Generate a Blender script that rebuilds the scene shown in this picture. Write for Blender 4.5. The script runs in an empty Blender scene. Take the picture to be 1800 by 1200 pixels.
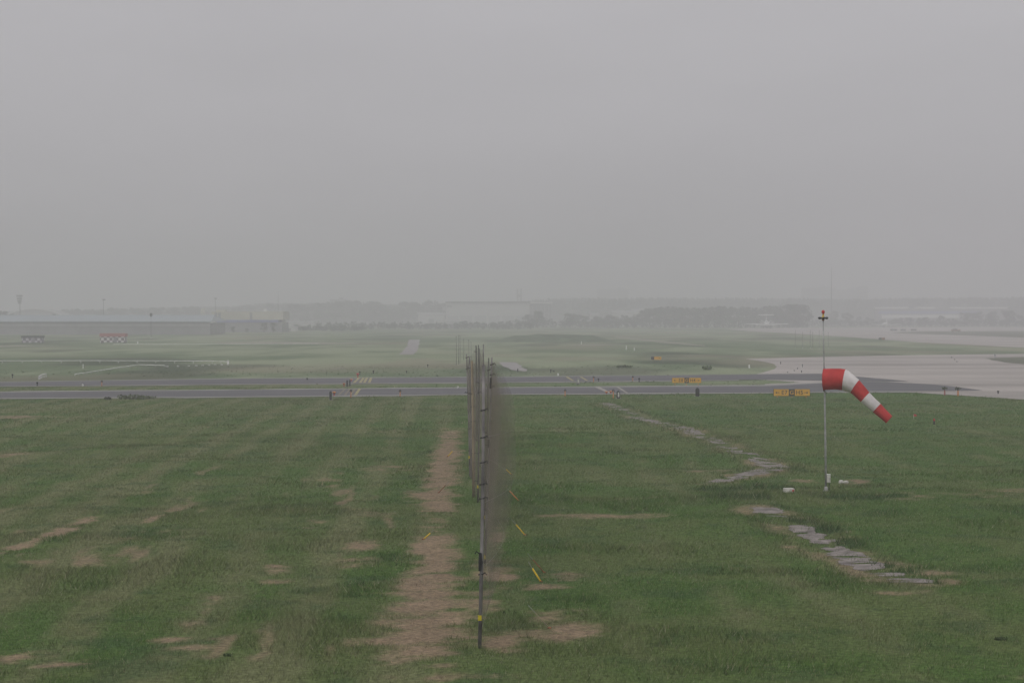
import bpy, math, random
import numpy as np
from mathutils import Vector, Matrix
from mathutils.geometry import tessellate_polygon

random.seed(7)
rng = np.random.default_rng(11)
S = bpy.context.scene
COL = S.collection

# ------------------------------------------------------------------ camera, sky, sun, exposure
F, CX, HZ, H = 3300.0, 900.0, 556.0, 7.5          # focal length (px of the 1800 px photo), centre, horizon row, eye height
cam_d = bpy.data.cameras.new('camera')
cam = bpy.data.objects.new('camera', cam_d)
COL.objects.link(cam)
cam.location = (0, 0, H)
cam.rotation_euler = (math.radians(90), 0, 0)
cam_d.sensor_width = 36
cam_d.lens = 36 * F / 1800
cam_d.shift_y = -44 / 1800
cam_d.clip_start = 0.5
cam_d.clip_end = 20000
S.camera = cam

SUN_EL, SUN_ROT = math.radians(52), math.radians(200)
world = bpy.data.worlds.new('World')
S.world = world
world.use_nodes = True
wn = world.node_tree
wn.nodes.clear()
sky = wn.nodes.new('ShaderNodeTexSky')
sky.sky_type = 'NISHITA'
sky.sun_disc = False
sky.sun_elevation = SUN_EL
sky.sun_rotation = SUN_ROT
sky.air_density = 1.0
sky.dust_density = 6.0
sky.ozone_density = 1.0
hs = wn.nodes.new('ShaderNodeHueSaturation')
hs.inputs['Saturation'].default_value = 0.05
mixw = wn.nodes.new('ShaderNodeMixRGB')
mixw.blend_type = 'MIX'
mixw.inputs[0].default_value = 0.62
mixw.inputs[2].default_value = (6.26, 6.05, 6.44, 1)    # even cloud cover
bg = wn.nodes.new('ShaderNodeBackground')
bg.inputs['Strength'].default_value = 0.10
wo = wn.nodes.new('ShaderNodeOutputWorld')
wn.links.new(sky.outputs[0], hs.inputs['Color'])
wn.links.new(hs.outputs[0], mixw.inputs[1])
wtc = wn.nodes.new('ShaderNodeTexCoord'); wmp = wn.nodes.new('ShaderNodeMapping'); wmp.inputs['Scale'].default_value = (1, 1, 3.5)
wno = wn.nodes.new('ShaderNodeTexNoise'); wno.inputs['Scale'].default_value = 4.0; wno.inputs['Detail'].default_value = 4
wmr = wn.nodes.new('ShaderNodeMapRange'); wmr.inputs[1].default_value = .3; wmr.inputs[2].default_value = .7; wmr.inputs[3].default_value = .955; wmr.inputs[4].default_value = 1.045
wmu = wn.nodes.new('ShaderNodeVectorMath'); wmu.operation = 'SCALE'
wn.links.new(wtc.outputs['Generated'], wmp.inputs[0]); wn.links.new(wmp.outputs[0], wno.inputs['Vector']); wn.links.new(wno.outputs['Fac'], wmr.inputs[0])
wn.links.new(mixw.outputs[0], wmu.inputs[0]); wn.links.new(wmr.outputs[0], wmu.inputs['Scale'])
wn.links.new(wmu.outputs[0], bg.inputs['Color'])
wn.links.new(bg.outputs[0], wo.inputs['Surface'])

sun_d = bpy.data.lights.new('sun', 'SUN')
sun_d.energy = 0.7
sun_d.angle = math.radians(30)
sun_d.color = (1.0, 0.96, 0.9)
sun = bpy.data.objects.new('sun', sun_d)
COL.objects.link(sun)
sun.rotation_euler = Vector((math.sin(SUN_ROT) * math.cos(SUN_EL), math.cos(SUN_ROT) * math.cos(SUN_EL), math.sin(SUN_EL))).to_track_quat('Z', 'Y').to_euler()

S.view_settings.view_transform = 'Standard'
S.view_settings.look = 'None'
S.view_settings.exposure = -0.04
S.view_settings.gamma = 1
S.cycles.max_bounces = 8
S.cycles.transparent_max_bounces = 24
S.cycles.volume_bounces = 1
S.cycles.use_denoising = True

# ------------------------------------------------------------------ haze
HAZE_DENSITY = 0.00120

# ------------------------------------------------------------------ helpers
def G(px, py):
    """ground point (z=0) seen at a photo pixel"""
    d = F * H / (py - HZ)
    return ((px - CX) * d / F, d)

def WX(px, d):
    return (px - CX) * d / F

def WZ(py, d):
    return H - (py - HZ) * d / F

def hash2(ix, iy, seed):
    n = (ix.astype(np.int64) * 374761393 + iy.astype(np.int64) * 668265263 + seed * 1442695041) & 0x7fffffff
    n = ((n ^ (n >> 13)) * 1274126177) & 0x7fffffff
    n = (n ^ (n >> 16)) & 0x7fffffff
    return (n % 100003) / 100003.0

def vnoise(x, y, s, seed):
    x = np.asarray(x, float) / s + 1000.37
    y = np.asarray(y, float) / s + 1000.71
    ix = np.floor(x); iy = np.floor(y)
    fx = x - ix; fy = y - iy
    fx = fx * fx * (3 - 2 * fx); fy = fy * fy * (3 - 2 * fy)
    a = hash2(ix, iy, seed); b = hash2(ix + 1, iy, seed)
    c = hash2(ix, iy + 1, seed); d = hash2(ix + 1, iy + 1, seed)
    return (a * (1 - fx) + b * fx) * (1 - fy) + (c * (1 - fx) + d * fx) * fy

def fbm(x, y, s, seed, o=3):
    t = 0; w = 0; a = 1.0
    for k in range(o):
        t = t + a * vnoise(x, y, s / 2 ** k, seed + 17 * k); w += a; a *= 0.55
    return t / w

def sstep(a, b, v):
    t = np.clip((v - a) / (b - a), 0, 1)
    return t * t * (3 - 2 * t)

def terrain(x, y):
    x = np.asarray(x, float); y = np.asarray(y, float)
    fade = 1 - sstep(120, 160, y)
    return ((fbm(x, y, 5.0, 3, 3) - 0.5) * 0.30 + (fbm(x, y, 22.0, 5, 2) - 0.5) * 0.45) * fade * sstep(15, 35, y)

def inpoly(x, y, poly):
    r = np.zeros(np.shape(x), bool)
    n = len(poly)
    for i in range(n):
        x0, y0 = poly[i]; x1, y1 = poly[(i + 1) % n]
        if y0 == y1: continue
        c = ((y0 > y) != (y1 > y)) & (x < (x1 - x0) * (y - y0) / (y1 - y0) + x0)
        r ^= c
    return r

def polydist(x, y, pts):
    best = np.full(np.shape(x), 1e9)
    for (x0, y0), (x1, y1) in zip(pts[:-1], pts[1:]):
        dx, dy = x1 - x0, y1 - y0
        t = np.clip(((x - x0) * dx + (y - y0) * dy) / (dx * dx + dy * dy), 0, 1)
        best = np.minimum(best, np.hypot(x - x0 - t * dx, y - y0 - t * dy))
    return best

# materials -----------------------------------------------------------------
def nd(m, t, **kw):
    n = m.node_tree.nodes.new(t)
    for k, v in kw.items(): setattr(n, k, v)
    return n

def mat(name, col, rough=0.8, var=0.12, scale=3.0, metal=0.0, spec=0.3, detail=4, stretch=(1, 1, 1), bump=0.0, col2=None):
    """painted / bare surface: base colour broken up by noise"""
    m = bpy.data.materials.new(name); m.use_nodes = True
    t = m.node_tree; b = t.nodes['Principled BSDF']
    b.inputs['Roughness'].default_value = rough
    b.inputs['Metallic'].default_value = metal
    b.inputs['Specular IOR Level'].default_value = spec
    g = nd(m, 'ShaderNodeNewGeometry')
    mp = nd(m, 'ShaderNodeMapping'); mp.inputs['Scale'].default_value = stretch
    n = nd(m, 'ShaderNodeTexNoise'); n.inputs['Scale'].default_value = scale; n.inputs['Detail'].default_value = detail
    r = nd(m, 'ShaderNodeValToRGB')
    lo = [c * (1 - var * 1.6) for c in col]; hi = [min(1, c * (1 + var * 1.6)) for c in (col2 or col)]
    r.color_ramp.elements[0].position = 0.3; r.color_ramp.elements[0].color = (*lo, 1)
    r.color_ramp.elements[1].position = 0.7; r.color_ramp.elements[1].color = (*hi, 1)
    t.links.new(g.outputs['Position'], mp.inputs[0]); t.links.new(mp.outputs[0], n.inputs['Vector'])
    t.links.new(n.outputs['Fac'], r.inputs[0]); t.links.new(r.outputs[0], b.inputs['Base Color'])
    if bump:
        bp = nd(m, 'ShaderNodeBump'); bp.inputs['Strength'].default_value = bump; bp.inputs['Distance'].default_value = 0.02
        t.links.new(n.outputs['Fac'], bp.inputs['Height']); t.links.new(bp.outputs[0], b.inputs['Normal'])
    return m

M = {}
M['metal'] = mat('galvanised_metal', (0.36, 0.36, 0.36), 0.55, 0.15, 6, 0.3)
M['pole'] = mat('weathered_pole', (0.185, 0.173, 0.175), 0.8, 0.34, 5, 0.0, stretch=(1, 1, .5))
M['pole_dark'] = mat('dark_pole', (0.10, 0.10, 0.095), 0.7, 0.25, 3, stretch=(1, 1, .5))
M['pole_tan'] = mat('bamboo_pole', (0.25, 0.205, 0.14), 0.75, 0.2, 3, stretch=(1, 1, .5))
M['black'] = mat('black_plastic', (0.018, 0.018, 0.02), 0.6, 0.2, 5)
M['dark'] = mat('dark_grey_paint', (0.045, 0.047, 0.05), 0.6, 0.2, 4)
M['yellow'] = mat('yellow_paint', (0.62, 0.42, 0.03), 0.6, 0.12, 6)
M['signyellow'] = mat('sign_yellow', (0.62, 0.335, 0.035), 0.5, 0.06, 2)
M['signblack'] = mat('sign_black', (0.03, 0.032, 0.035), 0.5, 0.1, 3)
M['band'] = mat('yellow_tape', (0.50, 0.42, 0.02), 0.6, 0.12, 20)
M['orange'] = mat('orange_paint', (0.56, 0.22, 0.075), 0.6, 0.12, 5)
M['red'] = mat('red_paint', (0.50, 0.05, 0.05), 0.6, 0.12, 5)
M['rust'] = mat('rusty_steel', (0.23, 0.10, 0.045), 0.85, 0.25, 8)
M['white'] = mat('white_paint', (0.76, 0.76, 0.74), 0.7, 0.12, 2)
M['shedwhite'] = mat('weathered_white_cladding', (0.50, 0.50, 0.49), 0.7, 0.06, .3)
M['shade'] = mat('painted_shade_cladding', (0.23, 0.23, 0.235), 0.85, 0.08, .3)  # dark tone paints in the shade on the low hangar's lower wall
M['shade2'] = mat('painted_shade_door', (0.215, 0.215, 0.22), 0.85, 0.08, .3)  # same painted-in shade on its doors; also colours the gutter band
M['dullred'] = mat('sun_bleached_red_roof', (0.34, 0.125, 0.12), 0.8, 0.08, 1)
M['cream'] = mat('cream_render', (0.47, 0.455, 0.375), 0.8, 0.08, .2)
M['concretewhite'] = mat('pale_concrete', (0.50, 0.49, 0.45), 0.9, 0.15, 7, bump=.3)
M['greybld'] = mat('grey_render', (0.22, 0.22, 0.225), 0.8, 0.1, .3)
M['palegrey'] = mat('pale_grey_sheet', (0.36, 0.36, 0.365), 0.7, 0.08, .3)
M['bluegrey'] = mat('blue_grey_roof_sheet', (0.30, 0.345, 0.375), 0.6, 0.06, .3, stretch=(4, .3, 1))
M['blue'] = mat('blue_band_paint', (0.18, 0.20, 0.40), 0.7, 0.1, .3)
M['greenroof'] = mat('green_roof', (0.13, 0.19, 0.17), 0.8, 0.1, .3)
M['glass'] = mat('dark_glazing', (0.06, 0.065, 0.07), 0.2, 0.2, .3, spec=.5)
M['planewhite'] = mat('airliner_white', (0.78, 0.78, 0.78), 0.4, 0.03, .3)
M['tyre'] = mat('tyre_rubber', (0.02, 0.02, 0.02), 0.9, 0.1, 5)
M['asphalt'] = mat('asphalt', (0.114, 0.111, 0.121), 0.92, 0.13, 0.35, detail=8, stretch=(0.12, 1.4, 1))
M['shoulder'] = mat('pale_shoulder_concrete', (0.27, 0.265, 0.25), 0.9, 0.22, 0.8, detail=8, stretch=(.25, 1, 1))
M['slab'] = mat('old_path_slab', (0.218, 0.196, 0.182), 0.95, 0.28, 2.2, detail=9, bump=.4)
M['pad'] = mat('paved_pad', (0.29, 0.275, 0.27), 0.95, 0.12, 0.5, detail=6)
M['linewhite'] = mat('worn_white_marking', (0.33, 0.31, 0.29), 0.9, 0.3, 2.0, detail=8)
M['lineyellow'] = mat('worn_yellow_marking', (0.36, 0.32, 0.15), 0.9, 0.3, 2.0, detail=8)
M['linefaint'] = mat('faded_yellow_marking', (0.20, 0.175, 0.125), 0.9, 0.35, 2.0, detail=8)
M['trunk'] = mat('tree_bark', (0.07, 0.055, 0.04), 0.95, 0.2, 2)

def concrete_mat():
    m = mat('apron_concrete', (0.375, 0.342, 0.320), 0.9, 0.20, 0.06, detail=8, stretch=(0.25, 1, 1))
    t = m.node_tree; b = t.nodes['Principled BSDF']
    src = b.inputs['Base Color'].links[0].from_socket
    g = nd(m, 'ShaderNodeNewGeometry')
    br = nd(m, 'ShaderNodeTexBrick'); br.offset = 0.0
    br.inputs['Scale'].default_value = 0.2; br.inputs['Mortar Size'].default_value = 0.012
    br.inputs['Brick Width'].default_value = 1.0; br.inputs['Row Height'].default_value = 1.0
    br.inputs['Color1'].default_value = (1, 1, 1, 1); br.inputs['Color2'].default_value = (.93, .93, .93, 1)
    br.inputs['Mortar'].default_value = (.7, .7, .7, 1)
    mx = nd(m, 'ShaderNodeMixRGB', blend_type='MULTIPLY'); mx.inputs[0].default_value = 1
    t.links.new(g.outputs['Position'], br.inputs['Vector'])
    t.links.new(src, mx.inputs[1]); t.links.new(br.outputs['Color'], mx.inputs[2]); t.links.new(mx.outputs[0], b.inputs['Base Color'])
    return m
M['apron'] = concrete_mat()

def attr_mat(name, var=0.3, scale=9.0, translucent=0.0, rough=0.95, up=0.0):
    m = bpy.data.materials.new(name); m.use_nodes = True
    t = m.node_tree; b = t.nodes['Principled BSDF']
    b.inputs['Roughness'].default_value = rough; b.inputs['Specular IOR Level'].default_value = 0.1
    a = nd(m, 'ShaderNodeAttribute'); a.attribute_name = 'tone'
    g = nd(m, 'ShaderNodeNewGeometry')
    n = nd(m, 'ShaderNodeTexNoise'); n.inputs['Scale'].default_value = scale; n.inputs['Detail'].default_value = 6
    r = nd(m, 'ShaderNodeMapRange'); r.inputs[1].default_value = .25; r.inputs[2].default_value = .75
    r.inputs[3].default_value = 1 - var; r.inputs[4].default_value = 1 + var
    mx = nd(m, 'ShaderNodeVectorMath', operation='MULTIPLY')
    t.links.new(g.outputs['Position'], n.inputs['Vector']); t.links.new(n.outputs['Fac'], r.inputs[0])
    t.links.new(a.outputs['Color'], mx.inputs[0]); t.links.new(r.outputs[0], mx.inputs[1])
    t.links.new(mx.outputs[0], b.inputs['Base Color'])
    if up:      # soft grass: blades take the light of the sward they stand in
        u = nd(m, 'ShaderNodeVectorMath', operation='SCALE'); u.inputs['Scale'].default_value = 1 - up
        ad = nd(m, 'ShaderNodeVectorMath', operation='ADD'); ad.inputs[1].default_value = (0, 0, up)
        no = nd(m, 'ShaderNodeVectorMath', operation='NORMALIZE')
        t.links.new(g.outputs['Normal'], u.inputs[0]); t.links.new(u.outputs[0], ad.inputs[0]); t.links.new(ad.outputs[0], no.inputs[0])
        t.links.new(no.outputs[0], b.inputs['Normal'])
    if translucent:
        tr = nd(m, 'ShaderNodeBsdfTranslucent'); ms = nd(m, 'ShaderNodeMixShader'); ms.inputs[0].default_value = translucent
        t.links.new(mx.outputs[0], tr.inputs['Color'])
        t.links.new(b.outputs[0], ms.inputs[1]); t.links.new(tr.outputs[0], ms.inputs[2])
        t.links.new(ms.outputs[0], t.nodes['Material Output'].inputs['Surface'])
    return m
M['ground'] = attr_mat('field_ground', 0.5, 7.0)
M['blades'] = attr_mat('grass_blades', 0.12, 3.0, 0.15, up=0.72)

def leaf_mat(name, col):
    m = mat(name, col, 0.9, 0.35, 0.25, spec=.1)
    return m
M['leaf'] = leaf_mat('tree_leaves', (0.032, 0.050, 0.030))
M['leaf2'] = leaf_mat('tree_leaves_pale', (0.042, 0.060, 0.034))
M['weed'] = leaf_mat('weed_leaves', (0.088, 0.105, 0.062))
M['tuft'] = leaf_mat('tuft_leaves', (0.085, 0.125, 0.050))
M['mound'] = mat('mound_grass', (0.085, 0.118, 0.066), 0.95, 0.25, .3)

def net_mat():
    m = bpy.data.materials.new('bird_net_thread'); m.use_nodes = True
    t = m.node_tree; b = t.nodes['Principled BSDF']
    b.inputs['Base Color'].default_value = (0.215, 0.18, 0.145, 1); b.inputs['Roughness'].default_value = 0.9
    at_ = nd(m, 'ShaderNodeAttribute'); at_.attribute_name = 'tone'      # threads per area: stretched thin where the net bellies out
    mu = nd(m, 'ShaderNodeMath', operation='MULTIPLY')
    g = nd(m, 'ShaderNodeNewGeometry')
    n = nd(m, 'ShaderNodeTexNoise'); n.inputs['Scale'].default_value = 1.2; n.inputs['Detail'].default_value = 4
    r = nd(m, 'ShaderNodeMapRange'); r.inputs[1].default_value = .25; r.inputs[2].default_value = .75
    r.inputs[3].default_value = 0.34; r.inputs[4].default_value = 0.66
    tr = nd(m, 'ShaderNodeBsdfTransparent'); ms = nd(m, 'ShaderNodeMixShader')
    t.links.new(g.outputs['Position'], n.inputs['Vector']); t.links.new(n.outputs['Fac'], r.inputs[0])
    t.links.new(r.outputs[0], mu.inputs[0]); t.links.new(at_.outputs['Fac'], mu.inputs[1]); t.links.new(mu.outputs[0], ms.inputs[0]); t.links.new(tr.outputs[0], ms.inputs[1]); t.links.new(b.outputs[0], ms.inputs[2])
    t.links.new(ms.outputs[0], t.nodes['Material Output'].inputs['Surface'])
    return m
M['net'] = net_mat()

def sock_mat(name, col):
    m = mat(name, col, 0.75, 0.10, 2.2, spec=.25, detail=6)
    t = m.node_tree; b = t.nodes['Principled BSDF']
    src = b.inputs['Base Color'].links[0].from_socket
    tr = nd(m, 'ShaderNodeBsdfTranslucent'); ms = nd(m, 'ShaderNodeMixShader'); ms.inputs[0].default_value = 0.18
    t.links.new(src, tr.inputs['Color'])
    t.links.new(b.outputs[0], ms.inputs[1]); t.links.new(tr.outputs[0], ms.inputs[2])
    t.links.new(ms.outputs[0], t.nodes['Material Output'].inputs['Surface'])
    return m
M['sockred'] = sock_mat('sock_red_cloth', (0.50, 0.045, 0.045))
M['sockwhite'] = sock_mat('sock_white_cloth', (0.72, 0.69, 0.69))

def checker_mat(name, c1, c2, s):
    m = bpy.data.materials.new(name); m.use_nodes = True
    t = m.node_tree; b = t.nodes['Principled BSDF']; b.inputs['Roughness'].default_value = .7
    tc = nd(m, 'ShaderNodeTexCoord'); ck = nd(m, 'ShaderNodeTexChecker'); ck.inputs['Scale'].default_value = s
    mp = nd(m, 'ShaderNodeMapping'); mp.inputs['Location'].default_value = (0.013, 0.017, 0.011)
    ck.inputs['Color1'].default_value = (*c1, 1); ck.inputs['Color2'].default_value = (*c2, 1)
    t.links.new(tc.outputs['Object'], mp.inputs[0]); t.links.new(mp.outputs[0], ck.inputs['Vector']); t.links.new(ck.outputs['Color'], b.inputs['Base Color'])
    return m
M['check_red'] = checker_mat('red_white_checks', (0.60, 0.58, 0.58), (0.10, 0.070, 0.080), 1 / 0.8)
M['check_blue'] = checker_mat('dark_white_checks', (0.45, 0.43, 0.47), (0.13, 0.11, 0.135), 1 / 0.8)

# mesh builder ----------------------------------------------------------------
class MB:
    def __init__(s): s.v = []; s.f = []; s.mi = []
    def add(s, vs, fs, mi=0):
        o = len(s.v); s.v += [tuple(v) for v in vs]; s.f += [tuple(i + o for i in f) for f in fs]; s.mi += [mi] * len(fs); return s
    def box(s, c, size, rz=0.0, mi=0, taper=1.0, rx=0.0):
        hx, hy, hz = (q / 2 for q in size)
        R = Matrix.Rotation(rz, 3, 'Z') @ Matrix.Rotation(rx, 3, 'X')
        vs = []
        for z, k in ((-hz, 1.0), (hz, taper)):
            for x, y in ((-1, -1), (1, -1), (1, 1), (-1, 1)):
                vs.append(R @ Vector((x * hx * k, y * hy * k, z)) + Vector(c))
        return s.add(vs, [(3, 2, 1, 0), (4, 5, 6, 7), (0, 1, 5, 4), (1, 2, 6, 5), (2, 3, 7, 6), (3, 0, 4, 7)], mi)
    def rbox(s, c, size, b, mi=0):
        """box with a chamfered outline (seen from the front) and rounded upright edges"""
        hx, hy, hz = (q / 2 for q in size)
        out = [(-hx + b, -hz), (hx - b, -hz), (hx, -hz + b), (hx, hz - b), (hx - b, hz), (-hx + b, hz), (-hx, hz - b), (-hx, -hz + b)]
        vs = []
        k = 1 - b / max(hx, hz)
        for y, q in ((-hy, k), (-hy + b, 1), (hy - b, 1), (hy, k)):
            vs += [(c[0] + x * q, c[1] + y, c[2] + z * q) for x, z in out]
        fs = [tuple(range(7, -1, -1))[::-1], tuple(range(24, 32))[::-1]]
        for r in range(3):
            for i in range(8):
                j = (i + 1) % 8
                fs.append((r * 8 + i, r * 8 + j, r * 8 + 8 + j, r * 8 + 8 + i))
        return s.add(vs, fs, mi)
    def rings(s, rings, mi=0, cap=True):
        n = len(rings[0]); vs = [p for r in rings for p in r]; fs = []
        for k in range(len(rings) - 1):
            for i in range(n):
                j = (i + 1) % n
                fs.append((k * n + i, k * n + j, k * n + n + j, k * n + n + i))
        if cap:
            fs.append(tuple(range(n))[::-1]); fs.append(tuple(range((len(rings) - 1) * n, len(rings) * n)))
        return s.add(vs, fs, mi)
    def tube(s, pts, r, n=8, mi=0, cap=True):
        pts = [Vector(p) for p in pts]
        rs = r if isinstance(r, (list, tuple)) else [r] * len(pts)
        rings = []
        for i, p in enumerate(pts):
            t = (pts[min(i + 1, len(pts) - 1)] - pts[max(i - 1, 0)]).normalized()
            a = t.orthogonal().normalized() if abs(t.z) < .9 else Vector((1, 0, 0)) - t * t.x
            a.normalize(); b = t.cross(a)
            rings.append([p + (a * math.cos(q) + b * math.sin(q)) * rs[i] for q in (2 * math.pi * k / n for k in range(n))])
        return s.rings(rings, mi, cap)
    def lathe(s, c, prof, n=14, mi=0):
        return s.rings([[(c[0] + r * math.cos(2 * math.pi * k / n), c[1] + r * math.sin(2 * math.pi * k / n), c[2] + z) for k in range(n)] for r, z in prof], mi)
    def prism(s, poly, y0, y1, mi=0):
        """outline in x-z, extruded along y"""
        n = len(poly)
        vs = [(x, y0, z) for x, z in poly] + [(x, y1, z) for x, z in poly]
        fs = [tuple(range(n)), tuple(range(2 * n - 1, n - 1, -1))] + [(i, i + n, (i + 1) % n + n, (i + 1) % n) for i in range(n)]
        return s.add(vs, fs, mi)
    def build(s, name, m, parent=None, smooth=False, bevel=0.0, loc=None):
        me = bpy.data.meshes.new(name); me.from_pydata(s.v, [], s.f)
        for q in (m if isinstance(m, (list, tuple)) else [m]): me.materials.append(q)
        for p, i in zip(me.polygons, s.mi): p.material_index = i
        if smooth:
            for p in me.polygons: p.use_smooth = True
        me.update()
        o = bpy.data.objects.new(name, me); COL.objects.link(o)
        if parent is not None: o.parent = parent
        if loc is not None: o.location = loc
        if bevel:
            bv = o.modifiers.new('bevel', 'BEVEL'); bv.width = bevel; bv.segments = 2; bv.limit_method = 'ANGLE'
        return o

def tag(o, label=None, cat=None, group=None, kind=None):
    if label: o['label'] = label
    if cat: o['category'] = cat
    if group: o['group'] = group
    if kind: o['kind'] = kind
    return o

def thing(name, label, cat, loc=(0, 0, 0), rz=0.0, group=None, scale=1.0):
    o = bpy.data.objects.new(name, None); COL.objects.link(o)
    o.empty_display_size = 0.3
    o.location = loc; o.rotation_euler = (0, 0, rz); o.scale = (scale,) * 3
    return tag(o, label, cat, group)

def copy_tree(o, parent=None):
    c = o.copy(); COL.objects.link(c)
    if parent is not None: c.parent = parent
    for ch in [q for q in bpy.data.objects if q.parent == o]: copy_tree(ch, c)
    return c

def npmesh(name, v, f, m, cols=None, nper=3, smooth=False):
    me = bpy.data.meshes.new(name)
    v = np.asarray(v, np.float32); f = np.asarray(f, np.int32)
    me.vertices.add(len(v)); me.vertices.foreach_set('co', v.ravel())
    me.loops.add(f.size); me.loops.foreach_set('vertex_index', f.ravel())
    me.polygons.add(len(f)); me.polygons.foreach_set('loop_start', np.arange(0, f.size, nper, dtype=np.int32))
    me.materials.append(m)
    if cols is not None:
        a = me.color_attributes.new('tone', 'FLOAT_COLOR', 'POINT')
        a.data.foreach_set('color', np.concatenate([cols, np.ones((len(cols), 1))], 1).astype(np.float32).ravel())
    if smooth: me.polygons.foreach_set('use_smooth', np.ones(len(f), bool))
    me.update(calc_edges=True); me.validate()
    o = bpy.data.objects.new(name, me); COL.objects.link(o)
    return o

def sheet(name, poly, z, m, noise=0.0, step=None, parent=None):
    """a flat sheet of ground cover from an outline on the ground"""
    pts = []
    n = len(poly)
    for i in range(n):
        (x0, y0), (x1, y1) = poly[i], poly[(i + 1) % n]
        k = 1 if not step else max(1, min(60, int(math.hypot(x1 - x0, y1 - y0) / step)))
        for j in range(k):
            t = j / k; x = x0 + (x1 - x0) * t; y = y0 + (y1 - y0) * t
            if noise:
                x += float(vnoise(np.array([x]), np.array([y]), 2.0, 91)[0] - .5) * noise
                y += float(vnoise(np.array([x]), np.array([y]), 2.5, 92)[0] - .5) * noise * 2
            pts.append((x, y, z))
    tris = tessellate_polygon([[Vector(p) for p in pts]])
    b = MB(); fs = []
    for a, c, d in tris:
        nz = (Vector(pts[c]) - Vector(pts[a])).cross(Vector(pts[d]) - Vector(pts[a])).z
        fs.append((a, c, d) if nz > 0 else (a, d, c))
    b.add(pts, fs)
    o = b.build(name, m, parent)
    if parent is None: tag(o, kind='structure')
    return o

def GP(*pp): return [G(*p) for p in pp]

# ------------------------------------------------------------------ layout on the ground
NEAR_TAXI = [(-400, 691), (0, 690), (450, 686), (900, 682), (1350, 679), (1500, 671.5), (1560, 672), (1640, 676), (1700, 683), (1726, 687), (1640, 687.8), (1500, 688.3), (1350, 690), (900, 692.5), (450, 697), (0, 700), (-400, 703.5)]
NEAR_SHOULDER = [(-400, 689), (0, 688.2), (450, 684.3), (900, 680.3), (1340, 677), (1420, 674), (1500, 670.5), (1560, 671.2), (1600, 690), (1500, 690.2), (1350, 691.8), (900, 694.2), (450, 698.8), (0, 701.6), (-400, 705.2)]
FAR_TAXI = [(-400, 675), (0, 672.3), (450, 666), (900, 663.3), (1350, 658), (1440, 657.4), (1500, 662), (1560, 667), (1600, 671), (1500, 671), (1430, 669), (1350, 667.6), (900, 672), (450, 675.2), (0, 679.2), (-400, 683)]
FAR_SHOULDER = [(-400, 673.8), (0, 671.3), (450, 664.8), (900, 662.2), (1300, 658.5), (1300, 669.2), (900, 673.4), (450, 676.4), (0, 680), (-400, 683.8)]
APRON = [(1310, 631), (1345, 636), (1360, 640), (1366, 644.5), (1361, 649), (1336, 656), (1326, 659), (1330, 667.5), (1365, 669.3), (1407, 672.3), (1388, 673.6), (1345, 675), (1345, 690.5), (1500, 690.5), (1610, 690.3), (1700, 696), (1800, 702.5), (2300, 735), (2500, 618), (1800, 621.8), (1620, 624), (1480, 626.5)]
ISLAND = [(1733, 630), (1746, 633.5), (1765, 637), (1800, 640.3), (2000, 652), (2000, 623.5), (1800, 627.8), (1765, 628.6)]
FAR_APRON = [(1275, 578.5), (1310, 581.5), (1400, 586.5), (1500, 593), (1620, 602), (1800, 611), (2300, 640), (2300, 574), (1800, 574.8), (1310, 576.8)]
FAR_ISLAND = [(1566, 585.5), (1590, 583.5), (1640, 582.3), (1800, 581.8), (2100, 582), (2100, 606), (1800, 593.2), (1680, 589)]
PAD_A = [(719, 597), (738, 597), (735, 612), (732, 619), (727, 623), (703, 623), (709, 616), (716, 608)]
PAD_B = [(876, 636.5), (906, 637), (915, 643), (926, 649.5), (923, 653), (898, 650), (884, 643.5)]
TRACKS = [[(1080, 591.5), (1115, 594), (1170, 600), (1240, 607), (1238, 608.3), (1160, 602), (1100, 595), (1080, 593)],
          [(370, 601.6), (480, 600.6), (620, 602.4), (640, 604), (560, 605), (400, 604.5)],
          [(-300, 611.5), (0, 607.5), (30, 607), (110, 607.2), (0, 610), (-300, 614)],
          [(985, 606.5), (1060, 604.6), (1100, 605.4), (1040, 607.6)],
          [(560, 649.5), (600, 646.4), (611, 646.2), (590, 649)]]

PATH1 = GP((1064, 709), (1092, 719), (1125, 735), (1165, 745), (1205, 758), (1245, 773), (1285, 788), (1318, 799), (1348, 811), (1368, 818), (1345, 826), (1312, 833), (1280, 841), (1252, 848))
PATH2 = GP((1338, 901), (1368, 914), (1415, 942), (1450, 960), (1490, 980), (1530, 993), (1560, 1015), (1610, 1033))

SLABS = [(1350, 903, .62, .55), (1366, 915, .40, .35), (1412, 938, .38, .75), (1428, 946, .40, .5), (1450, 955, .40, .45), (1490, 977, .62, .75), (1512, 988, .55, .55), (1526, 996, .45, .4), (1562, 1015, .45, .4), (1597, 1031, .62, .36), (1470, 966, .35, .3)]
SLABG = [(*G(a, b), c, d) for a, b, c, d in SLABS for d in (d * 1.45,)]
LUSH = [(1412, 924, .7, 1.1), (1450, 938, .7, 1.1), (1490, 960, .6, 1.0), (1550, 994, .6, .8), (1590, 1010, .6, .6), (1640, 1035, .35, .4), (1270, 862, 1.6, 1.6), (1300, 880, 1.6, 1.4), (1345, 858, 1.4, 1.4), (1520, 878, 2.5, 1)]
LUSHG = [(*G(a, b), c, d) for a, b, c, d in LUSH]
def lush_field(x, y):
    v = np.zeros(np.shape(x))
    n = fbm(x, y, .7, 141, 3)
    for gx, gy, wx, wy in LUSHG: v = np.maximum(v, np.exp(-((x - gx) / wx) ** 2 - ((y - gy) / wy) ** 2))
    return sstep(.25, .75, v * (.6 + .8 * n))

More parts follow.
